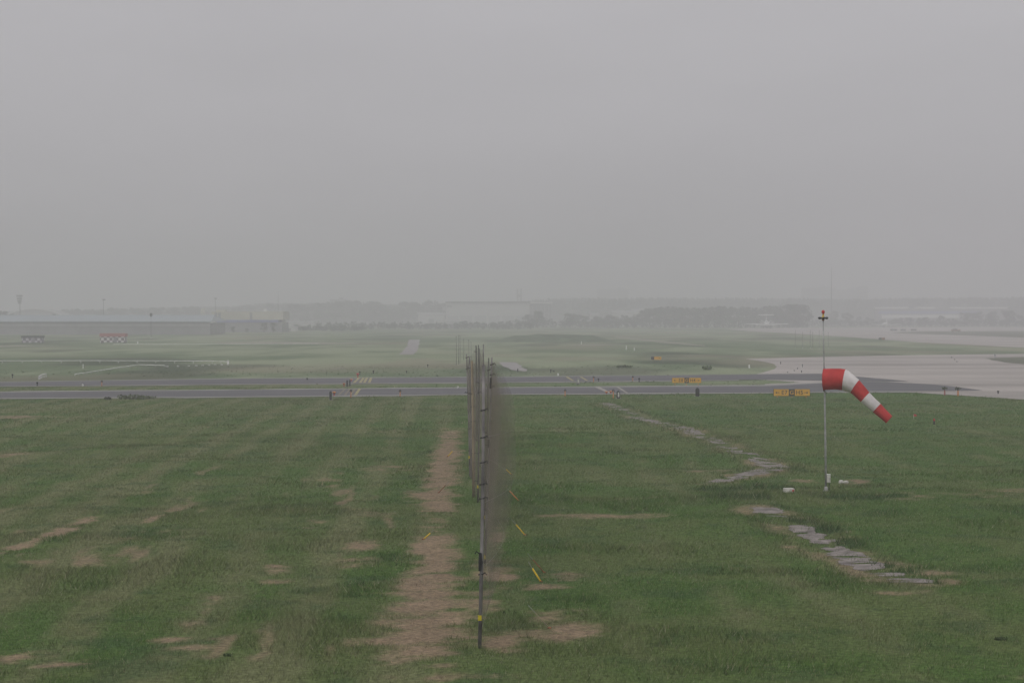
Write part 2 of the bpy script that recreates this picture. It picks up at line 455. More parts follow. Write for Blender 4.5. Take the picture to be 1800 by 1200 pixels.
def path_mask(x, y):
    d = np.minimum(polydist(x, y, PATH1), polydist(x, y, PATH2))
    n = fbm(x, y, 1.3, 41, 3); big = fbm(x, y, 3.6, 47, 2)
    nf = fbm(x * .7, y, .5, 43, 2)
    far = (d + (n - .5) * 0.8 < 0.50) & (big * .5 + .5 * n < 0.56) & (nf < .60)
    q = np.full(np.shape(x), 9.0)
    for gx, gy, wx, wy in SLABG: q = np.minimum(q, (np.abs((x - gx) / wx) ** 3 + np.abs((y - gy) / wy) ** 3))
    near = (q + (fbm(x * .8, y * .6, .30, 45, 3) - .5) * 2.6 < 1.25) & (fbm(x * .6, y, .5, 49, 2) < .66)
    return np.where(np.asarray(y) < 75, near, far), d

# dry / bare patches: photo position, half-size across and along in metres, strength
DRY = [(740, 1130, .9, 1.8, .95), (700, 1150, .7, 1.2, .7), (755, 868, .9, 5, .9),(830, 1060, .7, 3, .8), (850, 1000, .5, 3, .75), (810, 1120, .9, 1.5, .7), (980, 1090, .9, 1.5, .6), (690, 1120, .9, 1.6, .8), (705, 1075, .7, 1.8, .6), (640, 1140, .8, 1.2, .4),(690, 1080, .8, 2, .45),(660, 1030, .8, 2, .4),
       (930, 1120, 1.2, 1.1, 1), (1010, 1112, .8, 1, .8), (880, 1130, .7, 1.2, .95), (960, 1030, .8, 1.1, .7), (880, 1010, .5, 2.5, .9), (1000, 1010, .8, 1.5, .6), (875, 950, .35, 4, .7), (800, 1190, 1.2, .5, .8), (780, 1175, .5, .6, .6),
       (650, 960, .9, 1.8, .6), (620, 985, .8, 1.2, .6), (490, 995, .5, 1, .6), (560, 920, .7, 2, .45), (650, 905, .8, 2, .4), (470, 1015, .8, 1, .5), (740, 1010, .5, 2, .6),
       (120, 925, .5, 1.2, .7), (270, 908, .3, 1.6, .9), (220, 948, .5, 1.4, .7), (165, 990, .5, .8, .7), (300, 1120, .5, .6, .8), (350, 1138, .7, .4, .95), (390, 1122, .5, .5, .6),
       (40, 1150, .7, .8, .6), (100, 1165, .7, .7, .6), (480, 990, .3, .8, .7), (20, 735, 4, 3, .7), (80, 734, 3, 2, .5), (15, 800, 1.3, 3, .6), (280, 725, 3, 3, .35),
       (1060, 909, 2.2, .9, .75), (1140, 911, .9, .8, .8), (970, 908, .8, .8, .6), (1650, 880, 4, 1.6, .5), (1560, 875, 3, 1.4, .4), (1780, 868, 2.5, 2, .5), (1250, 825, 1.6, 1.6, .5),
       (1510, 847, .5, 1.2, .9), (1410, 846, .6, 1.3, .6), (1440, 850, 2.5, 1.2, .35), (1270, 880, 2.5, 1.5, .3), (1330, 868, 2, 1.5, .35), (1100, 880, 3, 1.5, .3),
       (1620, 1010, .9, 1.6, .8), (1660, 1030, .7, 1.0, .7), (1590, 1052, .9, .5, .75), (1520, 1027, .5, .8, .7), (1440, 985, .5, 1.6, .6), (1480, 945, .6, 2, .45), (1395, 960, .5, 2, .5),
       (1330, 1160, .5, .6, .4), (1340, 1175, .6, .4, .5), (1790, 1195, .4, .3, .7), (1270, 1090, .6, .6, .3), (1290, 1000, .8, 1, .25), (660, 760, 3, 5, .3), (600, 800, 2, 4, .3), (690, 820, 2, 5, .4)]
DRYG = [(*G(px, py), wx, wy, s) for px, py, wx, wy, s in DRY]

ROWLINE = GP((-60, 992), (0, 968), (60, 947), (165, 905))
STRIP = GP((735, 1145), (755, 1060), (764, 960), (768, 880), (785, 800), (795, 755))

def dry_field(x, y):
    x = np.asarray(x, float); y = np.asarray(y, float)
    v = np.zeros_like(x)
    n = fbm(x, y, 0.9, 61, 4)
    for gx, gy, wx, wy, s in DRYG:
        v = np.maximum(v, s * np.exp(-(((x - gx) / wx) ** 2 + ((y - gy) / wy) ** 2) * 0.9))
    fine = fbm(x * .55, y, 0.34, 63, 3)
    strip = polydist(x, y, STRIP)
    v = np.maximum(v, np.where((y > 64) & (y < 72), .40, .98) * np.exp(-(strip / np.where(y < 55, 1.05, .85)) ** 2) * (1 - sstep(105, 150, y)))
    v = np.maximum(v, .95 * np.exp(-(polydist(x, y, ROWLINE) / .42) ** 2) * (.35 + .9 * n))
    v = sstep(0.18, 0.90, v * (.56 + .75 * n) + ((fine - 0.5) * 0.9 + (n - .5) * .6) * sstep(.03, .3, v))
    pm, d = path_mask(x, y)
    pn = fbm(x, y, 2.4, 67, 3)
    rim = np.exp(-((d - 0.72) / .50) ** 2) * sstep(.40, .62, pn * .45 + n * .55) * (.25 + 1.1 * fine)
    v = np.maximum(v, np.clip(rim, 0, 1) * np.where(y < 100, .95, .6))
    v = v * (1 - .85 * lush_field(x, y))
    return v

def tone(x, y):
    """colour of the sward at a ground point (what grows there)"""
    x = np.asarray(x, float); y = np.asarray(y, float)
    a = fbm(x + 6 * (fbm(x, y, 9, 71, 2) - .5), y * 0.4, 3.2, 21, 3)           # strips that follow the mower
    b = fbm(x, y, 2.2, 23, 4); c = fbm(x, y, 14, 25, 3)
    lush = np.array([0.068, 0.124, 0.029]); mid = np.array([0.096, 0.132, 0.043]); pale = np.array([0.156, 0.166, 0.080]); deep = np.array([0.040, 0.084, 0.026])
    left = sstep(3.0, -6.0, x + 0.02 * y) * 0.16
    xr = x + .028 * (y - 42) + 0.9 * (fbm(x, y, 6, 73, 2) - .5)
    rows = fbm(xr, y * .10, 1.5, 75, 3) * .6 + .4 * (.5 + .5 * np.sin(xr * 2.35 + 1.1))
    fineg = fbm(x, y * .7, 0.8, 77, 3)
    lf = sstep(1.0, -5.0, xr)
    w_p = sstep(0.47, 0.70, a * .14 + c * .20 + rows * (.40 + .12 * lf) + fineg * .20 - .025 + left * .30)[..., None]
    w_l = sstep(0.38, 0.62, b * .5 + fbm(x, y, 7, 29, 2) * .5 - left * .4)[..., None]
    w_d = (sstep(0.52, 0.72, fbm(x, y, 1.6, 31, 3) * .6 + fineg * .4))[..., None]
    col = mid * (1 - w_l) + lush * w_l
    col = col * (1 - w_p * .75) + pale * w_p * .75
    col = col * (1 - w_d * .6) + deep * w_d * .6
    lz = lush_field(x, y)[..., None]
    col = col * (1 - .8 * lz) + deep * .8 * lz
    far = sstep(190, 230, y)[..., None]
    fa = fbm(x, y * .30, 9, 33, 4)[..., None]; fb = fbm(x, y * .35, 34, 35, 3)[..., None]
    fcol = np.array([0.102, 0.146, 0.072]) + (np.array([0.225, 0.260, 0.160]) - np.array([0.102, 0.146, 0.072])) * sstep(.38, .66, fa * .55 + fb * .45)
    fcol = fcol * (1 - .48 * sstep(.52, .72, fbm(x * .8, y * .30, 15, 37, 3)))[..., None]
    br = (sstep(.55, .75, fbm(x * .7, y * .3, 19, 137, 3)) * .6)[..., None]
    fcol = fcol * (1 - br) + np.array([.215, .195, .135]) * br
    col = col * (1 - far) + fcol * far
    streak = sstep(.63, .78, fbm(xr, y * .16, 1.1, 79, 3) * .75 + fineg * .25) * lf * sstep(120, 70, y) * .75
    dv = (np.maximum(dry_field(x, y), streak) * (1 - far[..., 0]))[..., None]
    straw = np.array([0.245, 0.178, 0.122]) * (0.72 + 0.56 * fbm(x, y, 0.6, 39, 3))[..., None]
    return col * (1 - dv * .9) + straw * dv * .9, dv[..., 0]

# ------------------------------------------------------------------ ground: one sheet to the horizon
def build_ground():
    ds = [-40.0, 0.0, 15.0]
    d = 26.0
    while d < 9000:
        ds.append(d); d *= 1.0055 if d < 1200 else 1.03
    ds = np.array(ds)
    us = np.concatenate([[-30, -8, -3, -1.2, -.7], np.linspace(-.42, .42, 460), [.7, 1.2, 3, 8, 30]])
    D, U = np.meshgrid(ds, us, indexing='ij')
    X = U * (np.abs(D) + 6); Y = D
    Z = terrain(X, Y) * (np.abs(U) < .5)
    c, _ = tone(X.ravel(), Y.ravel())
    ny, nx = D.shape
    i = np.arange(ny - 1)[:, None] * nx + np.arange(nx - 1)[None, :]
    f = np.stack([i, i + 1, i + nx + 1, i + nx], -1).reshape(-1, 4)
    o = npmesh('ground', np.stack([X, Y, Z], -1).reshape(-1, 3), f, M['ground'], c * 1.05, 4, True)
    tag(o, kind='structure')
build_ground()

# paved surfaces, each a sheet a little above the one under it
sheet('apron', GP(*APRON), 0.030, M['apron'], 0.15, 6)
sheet('far_apron', GP(*FAR_APRON), 0.030, M['apron'])
sheet('taxiway_shoulder', GP(*NEAR_SHOULDER), 0.045, M['shoulder'], 1.0, 3)
sheet('taxiway_shoulder', GP(*FAR_SHOULDER), 0.045, M['shoulder'], 1.0, 3)
sheet('taxiway', GP(*NEAR_TAXI), 0.060, M['asphalt'], 0.35, 4)
sheet('taxiway', GP(*FAR_TAXI), 0.066, M['asphalt'], 0.35, 4)
sheet('paved_pad', GP(*PAD_A), 0.04, M['pad'], 0.6, 5)
sheet('paved_pad', GP(*PAD_B), 0.04, M['pad'], 0.6, 4)
M['track'] = mat('bare_dry_track', (0.25, 0.235, 0.185), 0.95, 0.25, .3, detail=6)
for t in TRACKS: sheet('dirt_track', GP(*t), 0.03, M['track'], 1.0, 6)
M['island'] = mat('island_turf', (0.095, 0.105, 0.062), 0.95, 0.25, .25, detail=6)
sheet('grass_island', GP(*ISLAND), 0.05, M['island'], 0.6, 3)
sheet('grass_island', GP(*FAR_ISLAND), 0.05, M['island'])

# painted markings
def stripes(name, quads, m, z):
    b = MB()
    for q in quads:
        p = [(*G(*k), z) for k in q]
        nz = (Vector(p[1]) - Vector(p[0])).cross(Vector(p[2]) - Vector(p[0])).z
        b.add(p, [(0, 1, 2, 3) if nz > 0 else (3, 2, 1, 0)])
    return tag(b.build(name, m), kind='structure')
stripes('taxiway_marking', [[(x0, 673.6), (x0 + 4.5, 673.6), (x1 + 5, 664.8), (x1 + 1, 664.8)] for x0, x1 in ((620, 628), (630.5, 636), (638, 642), (646.5, 649.5))], M['lineyellow'], 0.075)
stripes('taxiway_marking', [[(x0, 695.6), (x0 + 4, 695.6), (x1 + 4.2, 684.6), (x1 + .6, 684.6)] for x0, x1 in ((593, 604), (604, 613), (614, 621))], M['linefaint'], 0.075)
stripes('taxiway_marking', [[(622, 695.6), (627, 695.6), (634.5, 684.4), (630, 684.4)]], M['lineyellow'], 0.0751)
stripes('taxiway_marking', [[(994.5, 663.2), (998.5, 663.2), (1009.5, 670), (1005.5, 670)], [(1019, 663), (1022.5, 663), (1034, 669.6), (1030, 669.6)]], M['lineyellow'], 0.075)
stripes('taxiway_marking', [[(1044, 680.6), (1054, 680.6), (1075, 691.8), (1069, 691.8)], [(1083, 680.8), (1087, 680.8), (1105, 691.6), (1100, 691.6)]], M['linewhite'], 0.075)

# broken slab path in the grass
def build_path(name, pts):    # only what shows between the grass
    xs = [p[0] for p in pts]; ys = [p[1] for p in pts]
    s = 0.13 if min(ys) > 75 else 0.07
    gx = np.arange(min(xs) - 1.5, max(xs) + 1.5, s); gy = np.arange(min(ys) - 1.5, max(ys) + 1.5, s)
    X, Y = np.meshgrid(gx, gy)
    mk = path_mask(X + s / 2, Y + s / 2)[0]; dd = polydist(X + s / 2, Y + s / 2, pts) < 1.4
    jj, ii = np.nonzero(mk & dd)
    vid = {}; vs = []; fs = []
    def vert(i, j):
        k = (i, j)
        if k not in vid:
            vid[k] = len(vs); vs.append((gx[0] + i * s, gy[0] + j * s))
        return vid[k]
    for i, j in zip(ii.tolist(), jj.tolist()): fs.append((vert(i, j), vert(i + 1, j), vert(i + 1, j + 1), vert(i, j + 1)))
    v = np.array(vs); z = terrain(v[:, 0], v[:, 1]) + 0.014
    o = npmesh(name, np.column_stack([v, z]), fs, M['slab'], None, 4, True)
    tag(o, kind='structure')
build_path('path', PATH1); build_path('path', PATH2)

# ------------------------------------------------------------------ grass
PAVED = [GP(*p) for p in (APRON, NEAR_SHOULDER, FAR_SHOULDER, FAR_TAXI, NEAR_TAXI, FAR_APRON, PAD_A, PAD_B)]
def scatter(d0, d1, dens, over=1.18):
    """even scatter over the strip of field between two distances"""
    hw = 900 / F * over
    area = hw * (d1 * d1 - d0 * d0)
    n = int(area * dens)
    y = np.sqrt(rng.random(n) * (d1 * d1 - d0 * d0) + d0 * d0)
    x = (rng.random(n) * 2 - 1) * hw * y
    return x, y

def blade_mesh(x, y, h, w, lean, col, z=None):
    n = len(x)
    a = rng.random(n) * 2 * np.pi
    ca, sa = np.cos(a) * w * .5, np.sin(a) * w * .5
    la = rng.random(n) * 2 * np.pi
    z = terrain(x, y) if z is None else z
    tx, ty = x + np.cos(la) * lean * h + .12 * h, y + np.sin(la) * lean * h
    v = np.empty((n, 3, 3), np.float32)
    v[:, 0] = np.stack([x - ca, y - sa, z - .03], -1); v[:, 1] = np.stack([x + ca, y + sa, z - .03], -1); v[:, 2] = np.stack([tx, ty, z + h], -1)
    return v.reshape(-1, 3), np.repeat(col, 3, 0)

def build_grass():
    V, C = [], []
    for d0, d1, dens, h0, w0 in ((33, 52, 460, .058, .013), (52, 80, 230, .060, .019), (80, 120, 85, .062, .034), (120, 172, 26, .062, .065), (172, 200, 8, .07, .09)):
        x, y = scatter(d0, d1, dens)
        pv = np.zeros(len(x), bool)
        if d1 > 150:
            for p in PAVED: pv |= inpoly(x, y, p)
        pm, pd = path_mask(x, y)
        col, dv = tone(x, y)
        clump = fbm(x, y, 0.55, 81, 3)
        keep = (~pv) & (~(pm & (rng.random(len(x)) > .16))) & (rng.random(len(x)) < (1.0 - .5 * dv) * sstep(.18, .50, clump + .2))
        x, y, col, dv, clump = x[keep], y[keep], col[keep], dv[keep], clump[keep]
        n = len(x)
        tall = sstep(.5, .75, fbm(x, y, 3.0, 83, 3))
        edge = 1.2 * np.exp(-((pd[keep] - 1.0) / .5) ** 2)
        h = h0 * (.45 + 1.1 * rng.random(n)) * (.45 + 1.0 * clump + 1.1 * tall + edge + 2.2 * lush_field(x, y)) * (1 - .65 * dv)
        w = w0 * (.6 + .8 * rng.random(n))
        r = rng.random(n)[:, None]
        amp = .54 if d1 < 100 else .40
        col = col * (1.01 - amp / 2 + amp * rng.random(n)[:, None])
        sd = rng.random(n) > (.987 if d1 < 100 else .994)            # seed heads standing above the sward
        h = np.where(sd, h * 1.25, h); w = np.where(sd, w * .9, w)
        col = np.where(sd[:, None], np.array([.29, .28, .19]), col)
        st = (r > .93).astype(float) * (.5 + .5 * rng.random(n)[:, None])
        col = col * (1 - st) + np.array([.235, .205, .125]) * st
        lit = dv > .35
        k2 = lit & (rng.random(n) < .7)                     # cut straw lying flat
        h = np.where(k2, .018 + .03 * rng.random(n), h)
        col = np.where(k2[:, None], np.array([.235, .168, .112]) * (.40 + 1.5 * rng.random(n)[:, None] ** 1.5), col)
        v, c = blade_mesh(x, y, h, w, np.where(k2, 4.5, .8), col * 1.30)
        V.append(v); C.append(c)
    v = np.concatenate(V); c = np.concatenate(C)
    o = npmesh('grass', v, np.arange(len(v)).reshape(-1, 3), M['blades'], c)
    tag(o, 'short mown airfield grass with dry brown patches in front of the taxiways', 'grass', kind='stuff')
    # longer grass beyond the taxiways
    V, C = [], []
    for d0, d1, dens, h0, w0 in ((196, 285, 1.2, .11, .30),):
        x, y = scatter(d0, d1, dens)
        pv = np.zeros(len(x), bool)
        for p in PAVED: pv |= inpoly(x, y, p)
        for p in (ISLAND, FAR_ISLAND): pv |= inpoly(x, y, GP(*p))
        strip = inpoly(x, y, GP((-400, 683), (1407, 672.3), (1345, 676), (-400, 690)))
        col, dv = tone(x, y)
        cl = fbm(x * .4, y, 9, 87, 3)
        k = (~pv) & (rng.random(len(x)) < sstep(.3, .6, cl) * np.where(strip, 1, .25))
        x, y, col, cl, strip = x[k], y[k], col[k], cl[k], strip[k]
        n = len(x)
        h = h0 * (.4 + 1.0 * rng.random(n)) * (.5 + cl) * np.where(strip, .4, 1)
        col = col * (.88 + .26 * rng.random(n)[:, None]) * np.where(strip[:, None], np.array([.8, 1.0, .75]), 1.0)
        v, c = blade_mesh(x, y, h, w0 * (.5 + rng.random(n)), .8, col * 1.12, np.zeros(n))
        V.append(v); C.append(c)
    v = np.concatenate(V); c = np.concatenate(C)
    o = npmesh('long_grass', v, np.arange(len(v)).reshape(-1, 3), M['blades'], c)
    tag(o, 'long pale grass on the flat field beyond the taxiways', 'grass', kind='stuff')
build_grass()

# grassy mound in the field
def build_mound():
    n, m_ = 60, 14
    vs = []; d0 = 560.0
    for j in range(m_ + 1):
        for i in range(n + 1):
            u = i / n; w = j / m_
            x = WX(870, d0) + (WX(1085, d0) - WX(870, d0)) * u; y = d0 - 12 + 34 * w
            e = math.sin(math.pi * min(1, max(0, w))) ** .6 * min(1, u * 6, (1 - u) * 5)
            vs.append((x, y, 1.9 * e * (.75 + .5 * float(vnoise(np.array([x]), np.array([y]), 5, 55)[0])) - .05))
    fs = [(j * (n + 1) + i, j * (n + 1) + i + 1, (j + 1) * (n + 1) + i + 1, (j + 1) * (n + 1) + i) for j in range(m_) for i in range(n)]
    tag(MB().add(vs, fs).build('hill_mound', M['mound'], smooth=True), kind='structure')
build_mound()

# weeds and shrubs
def leaf_blob(mb, c, rx, ry, rz, n, s, seed):
    r = random.Random(seed)
    for _ in range(n):
        while True:
            p = Vector((r.uniform(-1, 1), r.uniform(-1, 1), r.uniform(-1, 1)))
            if .15 < p.length < 1: break
        q = Vector((c[0] + p.x * rx, c[1] + p.y * ry, c[2] + p.z * rz))
        a = Vector((r.uniform(-1, 1), r.uniform(-1, 1), r.uniform(-1, 1))).normalized(); b = a.orthogonal().normalized()
        k = s * r.uniform(.5, 1.3)
        if q.z < 0.02: q.z = 0.02 + abs(q.z) * .3
        mb.add([q - a * k, q + b * k * .6, q + a * k, q - b * k * .6], [(0, 1, 2, 3)])

def weed(px, py, w, h, label, n=200, group=None, s=.12):
    x, y = G(px, py)
    t = MB()
    for i in range(5):
        leaf_blob(t, ((i - 2) * w * .2, 0, h * .35), w * .18, w * .2, h * (.35 + .2 * random.random()), n // 5, s, int(px) + i)
    for i in range(6):
        t.tube([((i - 2.5) * w * .15, 0, -.03), ((i - 2.5) * w * .16, .02, h * .8)], .012, 5)
    o = t.build('weed_clump', M['weed'] if w > .4 and py > 660 else M['tuft'], loc=(x, y, float(terrain(x, y))))
    return tag(o, label, 'weeds', group)
weed(232, 701.5, 2.3, .55, 'larger dark weed clump on the near taxiway edge at left', 240)
weed(258, 701, 1.6, .4, 'smaller dark weed clump just right of the larger one on the taxiway edge', 160)
weed(1243, 650, 1.2, .8, 'dark rounded bush in long grass beyond the taxiways at right', 160, s=.16)
weed(1098, 646, 2.2, .4, 'wide low bush in long grass left of the dark rounded bush', 200, s=.15)
weed(190, 702.8, .5, .3, 'tiny dark tuft sticking up at the near taxiway edge', 60)
weed(1760, 1133, .30, .10, 'low dark tuft in the mown grass at lower right', 45, s=.04)
weed(400, 1153, .16, .08, 'low dark tuft in the mown grass at lower left', 35, s=.035)

# ------------------------------------------------------------------ bird net on poles
POLES = [  # base, top (photo pixels), radius, material, dark ties (photo rows), yellow band row, label
    ((843, 1140), (850, 641), .043, 'pole', [1008, 971, 875, 850, 812, 768, 720], 1085, 'nearest grey net pole, its foot in bare soil at the bottom'),
    ((852, 992), (864.5, 628), .034, 'pole', [895, 782, 680, 658, 640], 978, 'dark net pole behind the nearest, standing right of the others at the top'),
    ((851, 921), (859, 629), .034, 'pole_dark', [845, 760, 650], 908, 'thin dark net pole third along the net line'),
    ((840, 884), (842, 612), .036, 'pole_dark', [845, 796, 690, 672], 855, 'dark net pole with a yellow band just left of the nearest pole'),
    ((833, 875), (829.5, 634), .07, 'pole_tan', [796, 740, 714, 692, 634], None, 'tan bamboo net pole in the middle of the cluster'),
    ((828.5, 840), (825.5, 626), .04, 'pole', [792, 690, 646], None, 'grey net pole between the leftmost pole and the tan one'),
    ((826, 836), (820, 622), .04, 'pole', [754, 690, 648, 628], 803, 'leftmost grey net pole of the near row'),
    ((838, 776), (836.8, 607), .05, 'pole_dark', [650, 618], None, 'slim net pole with the highest top left of centre'),
    ((842, 744), (841, 606), .05, 'pole_dark', [655, 622], None, 'slim net pole beside the highest topped one'),
    ((848, 765), (849.7, 605), .05, 'pole', [668, 643], None, 'slim grey net pole right of the two highest topped ones'),
]
pole3 = []
for (b, t, r, m, ties, band, label) in POLES:
    x, y = G(*b); z0 = float(terrain(x, y))
    d = y * (1 + z0 / H * 0)
    xt = WX(t[0], y); zt = WZ(t[1], y)
    o = thing('net_pole', label, 'pole', (x, y, z0), 0, 'poles of the near bird net')
    top = Vector((xt - x, 0, zt - z0))
    bow = Vector((.02, 0, 0))
    MB().tube([Vector((0, 0, -.1)), top * .33 + bow, top * .66 + bow, top], [r, r * .95, r * .85, r * .7], 10).build('pole', M[m], o, True)
    for q in ties:
        zz = WZ(q, y) - z0; k = zz / top.z; p = top * k
        if 0 < k < 1.0:
            s = 1 if random.random() < .6 else -1
            MB().tube([p + Vector((-s * r * 1.2, 0, -.02)), p + Vector((s * r * 1.2, -r * .9, 0)), p + Vector((s * (r + .06), -r, .035)), p + Vector((s * (r + .09), -r, -.02))], .016, 6).build('tie', M['black'], o)
    if band:
        k = (WZ(band, y) - z0) / top.z; p = top * k
        MB().tube([p - Vector((0, 0, .06)), p + Vector((0, 0, .06))], r * 1.12, 10).build('band', M['band'], o)
    if label.startswith('nearest') or label.startswith('dark net pole behind'):
        for (ya, yb) in (((971, 1003),) if label.startswith('nearest') else ((664, 683), (772, 786))):
            ka, kb = ((WZ(q, y) - z0) / top.z for q in (yb, ya))
            MB().tube([top * ka, top * (ka * .5 + kb * .5), top * kb], [r * 1.08, r * 1.25, r * 1.05], 10).build('wrapping', M['black'], o)
    pole3.append((Vector((x, y, z0)), Vector((xt, y, zt))))

def net_span(i, j, bulge, label, lo=.04, hi=.98, pockets=4, wob=.06):
    (a0, a1), (b0, b1) = pole3[i], pole3[j]
    nu, nv = 28, 44
    vs = []
    for v in range(nv + 1):
        k = lo + (hi - lo) * v / nv
        A = a0.lerp(a1, k); B = b0.lerp(b1, k)
        s = float(np.interp(v / nv, [0, .1, .3, .55, .8, .92, 1], [.22, .50, .76, 1, .98, .78, .48]))
        for u in range(nu + 1):
            t = u / nu
            p = A.lerp(B, t)
            q = math.sin(math.pi * t)
            pk = abs(math.sin(math.pi * pockets * v / nv))
            p.x += bulge * q * (.93 * s + .07 * pk) + wob * q * (random.random() - .5) * .2
            p.z -= .18 * q * (v / nv) + .1 * q * pk
            vs.append(p)
    fs = [(v * (nu + 1) + u, v * (nu + 1) + u + 1, (v + 1) * (nu + 1) + u + 1, (v + 1) * (nu + 1) + u) for v in range(nv) for u in range(nu)]
    root = thing('bird_net', label, 'net', a0, 0, 'panels of the near bird net')
    ne = MB().add([p - a0 for p in vs], fs).build('netting', M['net'], root, True)
    ca = ne.data.color_attributes.new('tone', 'FLOAT_COLOR', 'POINT')
    for k in range(len(vs)):
        u = (k % (nu + 1)) / nu; v = (k // (nu + 1)) / nv
        e = (1 - .82 * math.sin(math.pi * u) ** 1.6) if bulge > .3 else .9
        e *= min(1, .7 + v * 2.0) * min(1, .3 + (1 - v) * 6)
        ca.data[k].color = (e, e, e, 1)
    for q in range(pockets + 1):
        row = q * nv // pockets
        MB().tube([vs[row * (nu + 1) + u] - a0 for u in range(nu + 1)], .0025, 4).build('shelf_cord', M['pole'], root)
net_span(0, 1, .80, 'nearest net panel bulging far out to the right in the wind')
net_span(1, 2, .42, 'net panel behind the bulging one, from the second pole back')
net_span(2, 3, .10, 'net panel running left from the third pole to the banded dark pole')
net_span(3, 4, .05, 'short net panel between the banded dark pole and the tan pole')
net_span(4, 6, .0, 'net panel from the tan pole to the leftmost pole')
net_span(6, 7, .0, 'net panel running back from the leftmost pole')
net_span(7, 9, .25, 'farthest net panel of the near row between the slim poles')

# guy wire sleeves beside the net
GUYS = [((899, 831), (889.5, 822), 'yellow', 'yellow guy sleeve farthest away on the right of the net', .022),
        ((912, 881), (896, 864), 'orange', 'orange-yellow guy sleeve right of the net behind the straight yellow one', .022),
        ((923, 942), (907, 924), 'yellow', 'slim yellow guy sleeve right of the net, middle of the row', .02),
        ((951, 1023), (936, 1000), 'yellow', 'thick yellow guy sleeve nearest the camera right of the net', .024),
        ((957, 1005), (937, 983), 'rust', 'rusty brown guy rod just above the thick yellow sleeve', .016),
        ((966, 1106), (941, 1080), 'pole_tan', 'pale thin guy rod in dry grass lower right of the net', .010),
        ((787, 801), (795, 792), 'yellow', 'yellow guy sleeve farthest away on the left of the net', .024),
        ((771, 864), (783, 851), 'rust', 'rusty brown guy rod left of the net', .016),
        ((744, 949), (756, 938.5), 'yellow', 'yellow guy sleeve lying low left of the net on bare soil', .024)]
for lo, hi, m, label, r in GUYS:
    x, y = G(*lo); z0 = float(terrain(x, y))
    v = Vector((WX(hi[0], y) - x, 0.12, WZ(hi[1], y) - WZ(lo[1], y)))
    o = thing('guy_wire', label, 'guy wire', (x, y, z0), 0, 'guy wires beside the bird net')
    MB().tube([v * -.06, v * .5, v], [r, r, r * .9], 8).build('sleeve', M[m], o, True)
    MB().tube([v * .9, v * 1.5], .005, 5).build('wire', M['metal'], o)
    MB().lathe((0, 0, -.02), [(.05, 0), (.05, .04), (.02, .06)], 8).build('anchor', M['rust'], o)

# far net line beyond the taxiways
FARN = [(802, 641, 592), (806, 640, 590), (808.5, 639, 590), (815, 632, 597), (824, 648, 598), (828, 636, 601)]
for k, (px, pb, pt) in enumerate(FARN):
    x, y = G(px, pb); zt = WZ(pt, y)
    o = thing('far_net_pole', ['faint thin net pole beyond the taxiways, leftmost of its row', 'faint thin net pole second from the left beyond the taxiways', 'faint thin net pole third from the left beyond the taxiways', 'faint thin net pole in the middle beyond the taxiways', 'faint thin net pole nearest of the row beyond the taxiways', 'faint thin net pole rightmost of the row beyond the taxiways'][k], 'pole', (x, y, 0), 0, 'far net poles beyond the taxiways')
    MB().tube([(0, 0, -.05), (.03, 0, zt * .5), (0, 0, zt)], [.04, .035, .03], 7).build('pole', M['pole'], o, True)
    MB().lathe((0, 0, zt), [(.05, 0), (.05, .06), (.01, .08)], 7).build('cap', M['black'], o)
RPOST = ['leftmost', 'second', 'third', 'fourth', 'fifth', 'rightmost']
for k, px in enumerate((1398, 1411, 1424.5, 1428.5, 1440, 1456)):
    x, y = G(px, 612); zt = WZ(580 + (k % 2) * 3, y)
    o = thing('distant_post', 'thin faint post in the field behind the windsock mast, %s of six' % RPOST[k], 'post', (x, y, 0), 0, 'thin posts behind the windsock')
    MB().tube([(0, 0, -.05), (0, 0, zt)], [.05, .035], 7).build('post', M['pole'], o, True)
    MB().lathe((0, 0, 0), [(.12, -.02), (.12, .05), (.06, .1)], 8).build('footing', M['concretewhite'], o)

